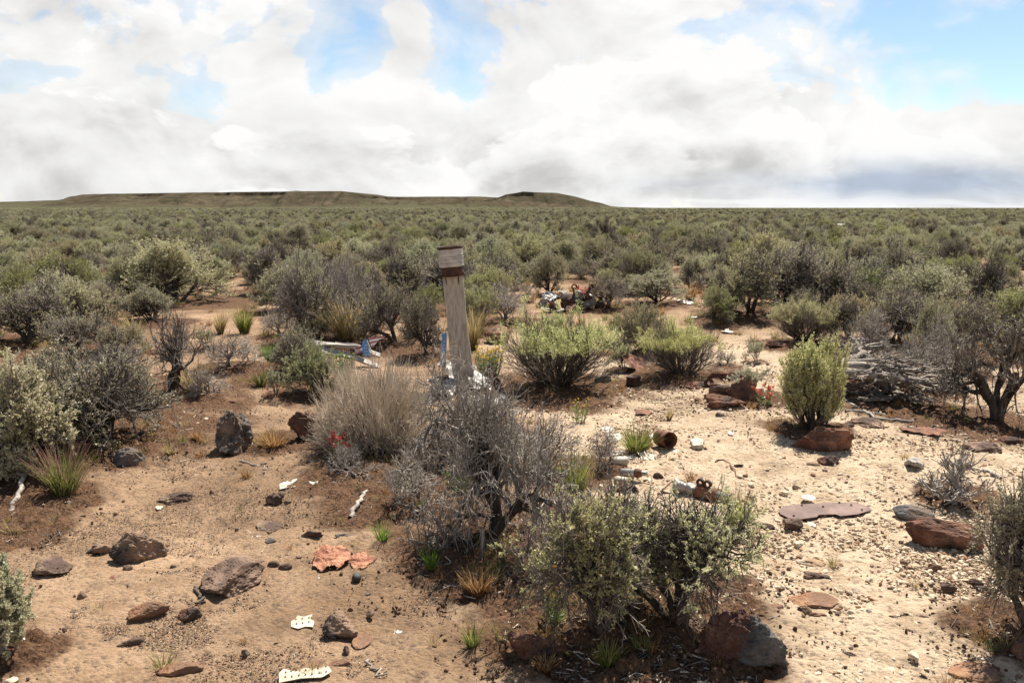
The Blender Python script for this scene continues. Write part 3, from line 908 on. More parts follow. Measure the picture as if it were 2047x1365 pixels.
HERO = {
 'leftbig': dict(shoot_up=.05, stems=9, kids=(5, 4, 4, 4), leaf_n=12, leaf_l=.021, leaf_w=.0046, leafy=.85, patch=.75, leaf_zmin=.03, r0=.026, wob=.2, spread=.9, lean=1.3),
 'leftdark': dict(shoot_up=.05, stems=8, kids=(5, 4, 5, 4), leaf_n=18, leaf_l=.021, leaf_w=.005, leafy=.95, patch=.4, leaf_zmin=.03, r0=.026, lean=1.2),
 'gnarl': dict(stems=4, kids=(4, 3, 4, 3), leaf_n=0, r0=.030, wob=.32, spread=1.0, lean=1.0, baser=.02, fall=.52),
 'feather': dict(t_first=.15, fit=False, stems=230, kids=(4, 3, 3), lens=(.40, .26, .20, .16), leaf_n=0, r0=.0042, lean=1.62, spread=.42, wob=.10, up=.045, Ks=(5, 4, 4, 3), shoot_up=.12, fall=.66, baser=.12),
 'dead_a': dict(stems=6, kids=(5, 5, 4, 4), leaf_n=0, r0=.022, wob=.32, spread=1.1, lean=1.25, fall=.52, up=-.01, shoot_up=.04),
 'dead_b': dict(t_first=.45, sp1=1.5, stems=4, kids=(8, 5, 5, 5), lens=(.40, .40, .28, .19, .12), leaf_n=0, r0=.030, wob=.31, spread=1.15, lean=.95, baser=.02, fall=.48, up=-.01, shoot_up=.04),
 'front_a': dict(shoot_up=.05, t_first=.5, sp1=1.4, stems=4, kids=(6, 5, 5, 5), lens=(.38, .32, .25, .17, .09), leaf_n=17, leaf_l=.013, leaf_w=.0028, leafy=.62, patch=1.05, leaf_zmin=.30, r0=.026, wob=.24, lean=1.05, spread=.85, fall=.5),
 'front_b': dict(shoot_up=.05, t_first=.5, sp1=1.4, stems=5, kids=(6, 5, 5, 4), lens=(.38, .32, .25, .17, .09), leaf_n=19, leaf_l=.013, leaf_w=.0028, leafy=.66, patch=1.0, leaf_zmin=.30, r0=.026, wob=.24, lean=1.25, spread=.85, fall=.5),
 'onrock': dict(t_first=.03, stems=17, kids=(4, 4, 4, 4), lens=(.24, .30, .26, .20, .13), leaf_n=17, leaf_l=.018, leaf_w=.0042, leafy=1.0, patch=.3, leaf_zmin=.0, r0=.014, lean=1.15, spread=.5, up=.16, shoot_up=.4, fit=False, baser=.09),
 'fallen': dict(stems=4, kids=(5, 4, 4, 3), lens=(.6, .4, .28, .18, .1), leaf_n=0, r0=.06, wob=.26, spread=.95, lean=.6, tilt=1.2, fall=.52),
 'rightedge': dict(t_first=.4, sp1=1.2, stems=4, kids=(4, 4, 4, 5), lens=(.55, .36, .26, .18, .1), leaf_n=5, leaf_l=.018, leaf_w=.004, leafy=.25, patch=.9, leaf_zmin=.5, r0=.042, wob=.33, spread=.9, lean=.7, baser=.02, fall=.5),
 'rightlow': dict(shoot_up=.05, stems=8, kids=(5, 4, 5, 5), leaf_n=12, leaf_l=.013, leaf_w=.0032, leafy=.6, patch=.9, leaf_zmin=.2, r0=.018, wob=.2, lean=1.2, fall=.52),
 'leftlow': dict(stems=9, kids=(4, 4, 3, 3), leaf_n=20, leaf_l=.016, leaf_w=.0038, leafy=1.0, leaf_zmin=.0, r0=.011, lean=1.0, spread=.6, up=.08),
}
HM = {'feather': (TWIG, STRAW, None), 'dead_a': (TWIG, DEAD, None), 'dead_b': (BARK, DEAD, None), 'gnarl': (BARK, TWIG, None), 'fallen': (TWIG, TWIG, None),
      'rightedge': (BARK, TWIG, SAGE), 'leftlow': (TWIG, TWIG, SAGE2), 'onrock': (BARK, TWIG, YGREEN), 'leftbig': (BARK, TWIG, SAGE), 'leftdark': (BARK, TWIG, SAGE), 'front_a': (BARK, TWIG, HSAGE), 'front_b': (BARK, TWIG, HSAGE)}
NAMES = {'sage': 'sagebrush', 'round': 'sagebrush', 'grey': 'sagebrush', 'dead': 'dead_sagebrush', 'small': 'sagebrush', 'rabbit': 'rabbitbrush',
         'hero_sage': 'sagebrush', 'hero_round': 'sagebrush', 'hero_dead': 'dead_sagebrush', 'hero_straw': 'dry_bush', 'hero_fallen': 'dead_sagebrush'}
rp = np.random.default_rng(77)
cnt = {}


def plant_proto(kind, x, y, wm, hm, label, group=None, v=None):
    pr = PROTO[kind]
    if v is None:
        v = cnt.get(kind, 0) % len(pr)
        cnt[kind] = cnt.get(kind, 0) + 1
    bm, lm, w, h = pr[v][:4]
    e = ob(NAMES[kind], None, None, (x, y, float(gz(x, y)) - .015), rp.uniform(0, 6.28), label, 'bush', group, scale=(wm / w, wm / w, hm / h))
    ob('branches', bm, e)
    if lm:
        ob('foliage', lm, e)
    return e


for i, (kind, px, py, wpx, hpx, label, hero) in enumerate(PLANTS):
    p, mpp = spot(px, py)
    wm = wpx * mpp
    dirxy = norm(p[:2])
    c = p[:2] + dirxy * wm * (.10 if hero else .2)
    hm = height_at(px, py, py - hpx)
    hm = max(hm - .45 * wm / 2 * EYE / p[1], .55 * hm)
    if not hero:
        plant_proto(kind, c[0], c[1], wm, hm, label)
        continue
    sp = dict(HERO[hero])
    acc, lv = bush(900 + i * 13, wm, hm, **sp)
    m0, m1, ml = HM.get(hero, (BARK, TWIG, SAGE))
    e = ob(NAMES[kind], None, None, (c[0], c[1], float(gz(*c)) - .015), 0, label, 'bush')
    ob('branches', acc.mesh('branches', [m0, m1]), e)
    if lv:
        ob('foliage', mk('foliage', lv[0], [lv[1]], ml, False), e)

# scattered bushes of the plain: the nearest are things of their own
GRP = 'sagebrush covering the plain'
LAB = {'sage': 'grey-green leafy sagebrush standing in the dense cover of the plain', 'round': 'rounded pale green sagebrush standing in the dense cover of the plain',
       'grey': 'half-bare grey sagebrush standing in the dense cover of the plain'}
SHORT = {'biggest rounded': 'the biggest rounded sagebrush beyond the path', 'tree-like grey': 'the tree-like grey sagebrush beyond the path', 'wide grey leafless': 'the wide grey leafless sagebrush at the left edge',
         'large dark tree-like': 'the large dark tree-like sagebrush behind the clearing', 'broad olive': 'the broad olive mound at the right', 'slender': 'the slender sagebrush on a dark trunk',
         'olive sagebrush with a clear': 'the dark-stemmed olive sagebrush behind the engine wreck', 'pale green sagebrush behind': 'the pale green sagebrush right of the engine wreck', 'olive grey': 'the olive grey sagebrush touching the engine wreck',
         'leaning grey': 'the leaning grey sagebrush with curved trunk', 'grey twiggy sagebrush behind the post': 'the grey twiggy sagebrush behind the post', 'grey twiggy sagebrush right': 'the twiggy sagebrush right behind the post',
         'tall grey tree-like': 'the tall twisted sagebrush at the right edge', 'low dark sagebrush left': 'the low dark sagebrush behind the clearing', 'small green sagebrush just': 'the small green sagebrush left of the path',
         'bright sagebrush standing': 'the bright sagebrush just right of the post', 'round green bush': 'the round green bush at the right edge', 'thin dead': 'the thin dead sagebrush behind the small flag', 'low pale': 'the low pale sagebrush on the left',
         'vivid green': 'the vivid green low bush', 'small yellowish': 'the small yellowish sagebrush at the back of the clearing', 'upright bare': 'the upright bare dead sagebrush'}
ANCH = []
for row in PLANTS:
    for k_, v_ in SHORT.items():
        if row[5].startswith(k_):
            p, m = spot(row[1], row[2])
            ANCH.append((p[0], p[1], v_))
ADJ = {'sage': 'grey-green leafy sagebrush', 'round': 'rounded pale green sagebrush', 'grey': 'half-bare grey sagebrush'}
used = set()
for x, y, s, d in SCAT[:N_IND]:
    k = rp.choice(['sage', 'round', 'grey'], p=[.50, .24, .26])
    lab = LAB[k]
    for ax, ay, short in sorted(ANCH, key=lambda q: math.hypot(q[0] - x, q[1] - y))[:3]:
        dx, dy = x - ax, y - ay
        if math.hypot(dx, dy) > 2.6 or abs(x) > .6 * y:
            continue
        rel = 'directly behind' if dy > abs(dx) * 1.2 else 'in front of' if -dy > abs(dx) * 1.2 else 'next on the right of' if dx > 0 else 'next on the left of'
        if (rel, short) not in used:
            used.add((rel, short))
            lab = ADJ[k] + ' ' + rel + ' ' + short
            if len(lab.split()) > 16:
                lab = lab.replace('in front of', 'before').replace('next on the ', '')
            break
    plant_proto(k, x, y, 1.22 * s, .90 * s * rp.uniform(.8, 1.2), lab, GRP)


# ------------------------------------------------------------------ instanced stuff (the uncountable rest)
def scatter(name, pts, rotv, scl, var, protos, **tags):
    n = len(pts)
    me = bpy.data.meshes.new(name)
    me.vertices.add(n)
    me.vertices.foreach_set('co', np.asarray(pts, np.float32).ravel())
    for k, typ, arr, fld in (('rotv', 'FLOAT_VECTOR', rotv, 'vector'), ('sclv', 'FLOAT_VECTOR', scl, 'vector'), ('var', 'INT', var, 'value')):
        a = me.attributes.new(k, typ, 'POINT')
        a.data.foreach_set(fld, np.asarray(arr, np.int32 if typ == 'INT' else np.float32).ravel())
    coll = bpy.data.collections.new(name + '_kinds')
    for i, pm in enumerate(protos):
        o = bpy.data.objects.new('%s_kind_%02d' % (name, i), pm)
        coll.objects.link(o)
    ng = bpy.data.node_groups.new(name, 'GeometryNodeTree')
    ng.interface.new_socket('Geometry', in_out='INPUT', socket_type='NodeSocketGeometry')
    ng.interface.new_socket('Geometry', in_out='OUTPUT', socket_type='NodeSocketGeometry')
    N = ng.nodes; L = ng.links
    gi = N.new('NodeGroupInput'); go = N.new('NodeGroupOutput')
    ci = N.new('GeometryNodeCollectionInfo')
    ci.inputs['Collection'].default_value = coll
    ci.inputs['Separate Children'].default_value = True
    ci.inputs['Reset Children'].default_value = True
    iop = N.new('GeometryNodeInstanceOnPoints')
    iop.inputs['Pick Instance'].default_value = True

    def attr(nm, typ):
        a = N.new('GeometryNodeInputNamedAttribute'); a.data_type = typ
        a.inputs['Name'].default_value = nm
        return a.outputs['Attribute']
    L.new(gi.outputs[0], iop.inputs['Points'])
    L.new(ci.outputs[0], iop.inputs['Instance'])
    L.new(attr('var', 'INT'), iop.inputs['Instance Index'])
    e2r = N.new('FunctionNodeEulerToRotation')
    L.new(attr('rotv', 'FLOAT_VECTOR'), e2r.inputs[0])
    L.new(e2r.outputs[0], iop.inputs['Rotation'])
    L.new(attr('sclv', 'FLOAT_VECTOR'), iop.inputs['Scale'])
    L.new(iop.outputs[0], go.inputs[0])
    o = ob(name, me, kind='stuff', **tags)
    md = o.modifiers.new('scatter', 'NODES')
    md.node_group = ng
    return o


# one mesh per far bush kind (both materials)
def joined(tup):
    bm, lm, w, h, acc, lv, lmat = tup
    a2 = Acc()
    V_ = np.concatenate(acc.V)
    q_ = np.concatenate(acc.Q); qm = np.concatenate(acc.qm)
    a2.add(V_, q_[qm == 0], m=0)
    a2.Q.append(q_[qm == 1]); a2.qm.append(np.full((qm == 1).sum(), 1))
    a2.add(lv[0], lv[1], m=2)
    return a2.mesh('far_bush', [BARK, TWIG, lmat], False)


far_protos = [joined(t_) for t_ in PROTO['sage'] + PROTO['round'] + PROTO['grey']]
fp, fs = [], []
for x, y, s, d in SCAT[N_IND:]:
    if rs.random() < .93:
        fp.append((x, y)); fs.append(s * .86)
for r0_, r1_, cell, sc in ((61, 150, 1.05, .55), (150, 420, 1.6, .72), (420, 1600, 6.0, 1.5)):
    n = int(math.radians(80) / 2 * (r1_ ** 2 - r0_ ** 2) / cell ** 2 * .85)
    rr = np.sqrt(rs.uniform(r0_ ** 2, r1_ ** 2, n)); aa = np.radians(rs.uniform(-40, 40, n))
    fp += list(zip(np.sin(aa) * rr, np.cos(aa) * rr)); fs += list(sc * (.55 + .85 * rs.random(n) ** 1.6))
fp = np.array(fp); fs = np.array(fs)
n = len(fp)
fr = np.hypot(fp[:, 0], fp[:, 1])
hz = np.where(fr > 400, .62, 1.0)
wv = rs.choice(len(far_protos), n, p=np.array([.08] * 5 + [.08] * 3 + [.09] * 4) / 1.0)
scatter('sagebrush_cover', np.stack([fp[:, 0], fp[:, 1], np.full(n, -.02)], -1), np.stack([0 * fs, 0 * fs, rs.uniform(0, 6.28, n)], -1),
        np.stack([fs, fs, fs * hz * rs.uniform(.9, 1.3, n)], -1), wv, far_protos, label='endless cover of small sagebrush reaching the horizon', cat='sagebrush')

# ------------------------------------------------------------------ grass tufts and flowers
def tuft(seed, n, w, h, wid, lean=.6, droop=.5, K=5):
    g = np.random.default_rng(seed)
    th = g.uniform(0, 6.28, n)
    rr = np.sqrt(g.random(n)) * w * .16
    p0 = np.stack([np.cos(th) * rr, np.sin(th) * rr, 0 * rr], -1)
    t2 = th + g.normal(0, .7, n)
    ln = lean * g.uniform(.05, 1.1, n)
    d = norm(np.stack([np.cos(t2) * ln, np.sin(t2) * ln, np.ones(n)], -1))
    L = h * g.uniform(.45, 1.1, n)
    pts = [p0]
    for k in range(1, K):
        d = norm(d + np.stack([np.cos(t2), np.sin(t2), -np.ones(n) * .4], -1) * droop * g.uniform(.1, .5, (n, 1)) * k / K)
        pts.append(pts[-1] + d * (L / (K - 1))[:, None])
    P = np.stack(pts, 1)
    side = norm(np.stack([-np.sin(t2), np.cos(t2), 0 * t2], -1) + .4 * g.normal(size=(n, 3)))
    ww = wid * np.linspace(1, .15, K)[None, :, None] * g.uniform(.7, 1.3, (n, 1, 1))
    V = np.stack([P - side[:, None] * ww, P + side[:, None] * ww], 2)
    idx = np.arange(n * K * 2).reshape(n, K, 2)
    Q = np.stack([idx[:, :-1, 0], idx[:, :-1, 1], idx[:, 1:, 1], idx[:, 1:, 0]], -1).reshape(-1, 4)
    al = np.broadcast_to(np.linspace(0, 1, K)[None, :, None], (n, K, 2)).ravel()
    return V.reshape(-1, 3), Q, al


TUFTS = [
 (125, 992, 115, 105, GRASSPURPLE, 260, 'tall green grass tuft with purple tips at the left edge of the sand'),
 (765, 1092, 42, 45, GRASSFRESH, 55, 'fresh bright green grass tuft in the shade of the big silver dead sagebrush'),
 (862, 1145, 45, 48, GRASSFRESH, 60, 'thin green grass tuft right of the bright one'),
 (955, 1195, 75, 55, GRASSORANGE, 170, 'rusty orange dry grass tuft below the big silver dead sagebrush'),
 (1478, 1062, 90, 80, GRASS, 200, 'yellow-green grass tuft in front of the rusty metal pipe'),
 (945, 1300, 45, 50, GRASS, 90, 'small olive grass tuft at the bottom centre'),
 (1090, 1350, 60, 35, GRASSORANGE, 120, 'rusty dry grass tuft beside the shaded red boulder at the bottom'),
 (385, 795, 60, 60, GRASSTAN, 150, 'tan grass tuft at the foot of the gnarled dead sagebrush'),
 (268, 688, 48, 58, GRASSTAN, 150, 'tan grass tuft left of the path beside the small green sagebrush'),
 (487, 668, 50, 60, GRASS, 190, 'round yellow-green grass tuft on the path'),
 (440, 668, 34, 48, GRASSTAN, 110, 'narrow tan grass tuft left of the yellow-green one on the path'),
 (276, 632, 48, 50, GRASSTAN, 150, 'tan grass clump under the low pale sagebrush'),
 (461, 557, 34, 32, GRASSTAN, 100, 'tan grass tuft at the far end of the path'),
 (540, 725, 36, 38, GRASSFRESH, 120, 'short bright green grass tuft beside the small dead bush'),
 (520, 775, 46, 48, GRASSPURPLE, 110, 'purple-tipped grass tuft beside the sagebrush seedling'),
 (695, 690, 120, 95, GRASSTAN, 260, 'wide straw-yellow grass clump behind the thin dead sagebrush'),
 (340, 914, 34, 26, GRASSTAN, 70, 'low tan grass tuft on the open sand below the path'),
 (392, 885, 26, 20, GRASSORANGE, 60, 'small rusty grass tuft left of the pointed boulder'),
 (545, 900, 80, 42, GRASSORANGE, 220, 'rusty dry grass mat between the pointed boulder and the dark boulder'),
 (1275, 905, 100, 60, GRASS, 170, 'thin green grass among the white scraps'),
 (1150, 990, 90, 90, GRASS, 120, 'loose yellow-green grass right of the big silver dead sagebrush'),
 (1337, 840, 22, 24, GRASSTAN, 50, 'tiny tan grass tuft in the middle of the gravel clearing'),
 (945, 700, 55, 90, GRASSTAN, 170, 'tall straw grass right behind the post'),
 (1300, 535, 40, 30, GRASSTAN, 110, 'tan grass patch at the back of the plain'),
 (1280, 545, 36, 24, GRASS, 90, 'yellow-green grass patch beside the tan patch at the back'),
 (1215, 1345, 60, 50, GRASS, 110, 'green grass under the foreground sagebrush'),
 (1060, 605, 44, 26, GRASSORANGE, 90, 'rusty grass tuft left of the engine wreck'),
 (1380, 600, 44, 40, GRASSORANGE, 90, 'rusty grass tuft between sagebrushes behind the clearing'),
]
for i, (px, py, wpx, hpx, mat, n, lab) in enumerate(TUFTS):
    p, mpp = spot(px, py)
    w = wpx * mpp; h = height_at(px, py, py - hpx)
    V_, Q_, al = tuft(40 + i, int(n * 1.5), w, h * 1.05, .0022 + .0011 * mpp * 400, lean=min(1.1, .55 * w / max(h, .02)), droop=.5)
    ob('grass_tuft', mk('grass_tuft', V_, [Q_], mat, False, None, {'along': al}), None, (p[0], p[1] + .08 * w, float(gz(p[0], p[1])) - .005), 0, lab, 'grass', 'grass tufts')

# little dry tufts over the open ground, alike
rt = np.random.default_rng(12)
tv = []
for i, mt in enumerate((GRASSTAN, GRASSORANGE, GRASSORANGE, GRASSTAN, GRASS)):
    V_, Q_, al = tuft(300 + i, 60, .14, .09, .0016, 1.0, .7, 4)
    tv.append(mk('dry_tuft', V_, [Q_], mt, False, None, {'along': al}))
pts = []
for _ in range(5200):
    d = 3.0 * (12.0 / 3.0) ** rt.random(); a = rt.uniform(-.66, .66)
    x, y = d * math.sin(a), d * math.cos(a)
    dd = np.min(np.hypot(LXY[:, 0] - x, LXY[:, 1] - y) / LXY[:, 2])
    if rt.random() < (0.45 if dd < 1.25 else .012):
        pts.append((x, y))
for _ in range(1500):
    d = rt.uniform(11, 40); a = rt.uniform(-.66, .66)
    pts.append((d * math.sin(a), d * math.cos(a)))
pts = np.array(pts)
zz = gz(pts[:, 0], pts[:, 1])
sc = rt.uniform(.35, 1.1, len(pts)) * np.where(np.hypot(pts[:, 0], pts[:, 1]) > 11, 2.2, 1)
scatter('dry_grass', np.column_stack([pts, zz]), np.column_stack([0 * zz, 0 * zz, rt.uniform(0, 6.28, len(pts))]), np.column_stack([sc, sc, sc]), rt.integers(0, 5, len(pts)), tv,
        label='short dry grass and rusty stubble under the bushes', cat='dry grass')


def flower(name, seed, px, py, wpx, hpx, lab, pet, n, stem_m, cat='flower', rad=.02, leafy=8):
    p, mpp = spot(px, py)
    g = np.random.default_rng(seed)
    w = wpx * mpp / 2; h = height_at(px, py, py - hpx)
    th = g.uniform(0, 6.28, n)
    rr = np.sqrt(g.random(n)) * w
    base = np.stack([np.cos(th) * rr * .5, np.sin(th) * rr * .5, 0 * rr], -1)
    tip = np.stack([np.cos(th) * rr, np.sin(th) * rr, h * g.uniform(.55, 1.0, n)], -1)
    tt = np.linspace(0, 1, 4)[None, :, None]
    P = base[:, None] * (1 - tt) + tip[:, None] * tt
    P[:, 1:3] += g.normal(0, .008, (n, 2, 3))
    e = ob(name, None, None, (p[0], p[1], float(gz(p[0], p[1])) - .004), 0, lab, cat)
    a = Acc(); V_, Q_ = tubes(P, np.full((n, 4), max(.0016, .45 * mpp)), 3); a.add(V_, Q_)
    # narrow stem leaves
    i = np.repeat(np.arange(n), leafy)
    t3 = g.uniform(.05, .85, len(i))[:, None]
    q = base[i] * (1 - t3) + tip[i] * t3
    d = norm(g.normal(size=(len(i), 3)) * np.array([1, 1, .3]) + np.array([0, 0, .5])); L = .045 * g.uniform(.5, 1.2, (len(i), 1))
    s_ = norm(np.cross(d, g.normal(size=d.shape))) * .0045
    lv = np.stack([q, q + d * L * .5 + s_, q + d * L, q + d * L * .5 - s_], 1).reshape(-1, 3)
    a.add(lv, np.arange(len(lv)).reshape(-1, 4))
    ob('stems', a.mesh('stems', [stem_m], False), e)
    # heads: bracts set around each tip
    m_ = 11
    i = np.repeat(np.arange(n), m_)
    up = g.uniform(-.9, .6, (len(i), 1)) * rad
    q = tip[i] + np.array([0, 0, 1.0]) * up
    d = norm(g.normal(size=(len(i), 3)) * np.array([1, 1, .4]) + np.array([0, 0, .7])); L = rad * g.uniform(.7, 1.4, (len(i), 1))
    s_ = norm(np.cross(d, g.normal(size=d.shape))) * rad * .34
    lv = np.stack([q, q + d * L * .6 + s_, q + d * L, q + d * L * .6 - s_], 1).reshape(-1, 3)
    ob('blossoms', mk('blossoms', lv, [np.arange(len(lv)).reshape(-1, 4)], pet, False), e)


flower('paintbrush_flower', 1, 676, 935, 50, 62, 'red paintbrush flowers under the pale broom-like bush', REDFLOWER, 9, WEED, rad=.022)
flower('paintbrush_flower', 2, 12, 900, 50, 90, 'red paintbrush flowers at the left edge in front of the dark sagebrush', REDFLOWER, 16, WEED, rad=.03)
flower('paintbrush_flower', 3, 1530, 812, 44, 40, 'pinkish red paintbrush flowers beside the dark red stone pile', REDFLOWER, 10, WEED, rad=.022)
flower('paintbrush_flower', 4, 1172, 612, 36, 38, 'red paintbrush flowers beside the engine wreck', REDFLOWER, 26, WEED, rad=.04)
flower('yellow_flower', 5, 978, 762, 62, 72, 'yellow-flowered green plant standing right of the post', YELLOWFLOWER, 60, WEED, rad=.014, leafy=16)
flower('yellow_flower', 6, 1158, 846, 40, 52, 'small yellow-flowered plant in front of the widest rabbitbrush', YELLOWFLOWER, 14, WEED, rad=.008)
flower('orange_flower', 7, 1105, 1260, 60, 110, 'tiny orange flowers hidden under the foreground sagebrush', ORANGEFLOWER, 12, WEED, rad=.010, leafy=12)
flower('leafy_weed', 8, 690, 760, 60, 60, 'leafy green weed growing by the silver boards', WEED, 26, WEED, 'weed', rad=.02, leafy=18)
flower('leafy_weed', 9, 920, 985, 110, 60, 'green weeds in the shade under the big silver dead sagebrush', WEED, 30, WEED, 'weed', rad=.014, leafy=12)

# ------------------------------------------------------------------ rocks
_ico = {}


def ico(sub):
    if sub not in _ico:
        bm = bmesh.new()
        bmesh.ops.create_icosphere(bm, subdivisions=sub, radius=1)
        _ico[sub] = (np.array([v.co[:] for v in bm.verts]), np.array([[v.index for v in f.verts] for f in bm.faces]))
        bm.free()
    return _ico[sub]


def rockmesh(name, seed, sx, sy, sz, mat, sub=5, planes=11, rough=.07, taper=0.0, skew=0.0, cut=(.45, .82), bury=.24):
    g = np.random.default_rng(seed)
    U, T = ico(sub)
    r = np.ones(len(U))
    nrm = norm(g.normal(size=(planes, 3)))
    dd = g.uniform(cut[0], cut[1], planes)
    for n_, d_ in zip(nrm, dd):
        c = U @ n_
        r = np.minimum(r, np.where(c > 1e-3, d_ / np.maximum(c, 1e-3), 9))
    P = U * r[:, None]
    P = P + U * (fbm(P * 1.7 + seed, 3, seed) * rough * 1.5 + fbm(P * 5 + seed, 4, seed + 1) * rough * .9)[:, None]
    # vesicles: small bites out of the surface
    b = vnoise(P * 7 + seed * 3, seed + 2)
    P = P - U * (np.clip(b - .35, 0, 1) * rough * 2.2)[:, None]
    P = P + U * (fbm(P * 17 + seed, 2, seed + 4) * rough * .25)[:, None]
    lo, hi = P.min(0), P.max(0)
    P = (P - (lo + hi) / 2) / ((hi - lo) / 2)
    z = (P[:, 2] + 1) / 2
    if taper:
        k = 1 - taper * z
        P[:, 0] *= k; P[:, 1] *= k
    P[:, 0] += skew * z
    P = P * np.array([sx / 2, sy / 2, 1])
    P[:, 2] = (z * (1 + bury) - bury) * sz
    return mk(name, P, [T], mat, True)


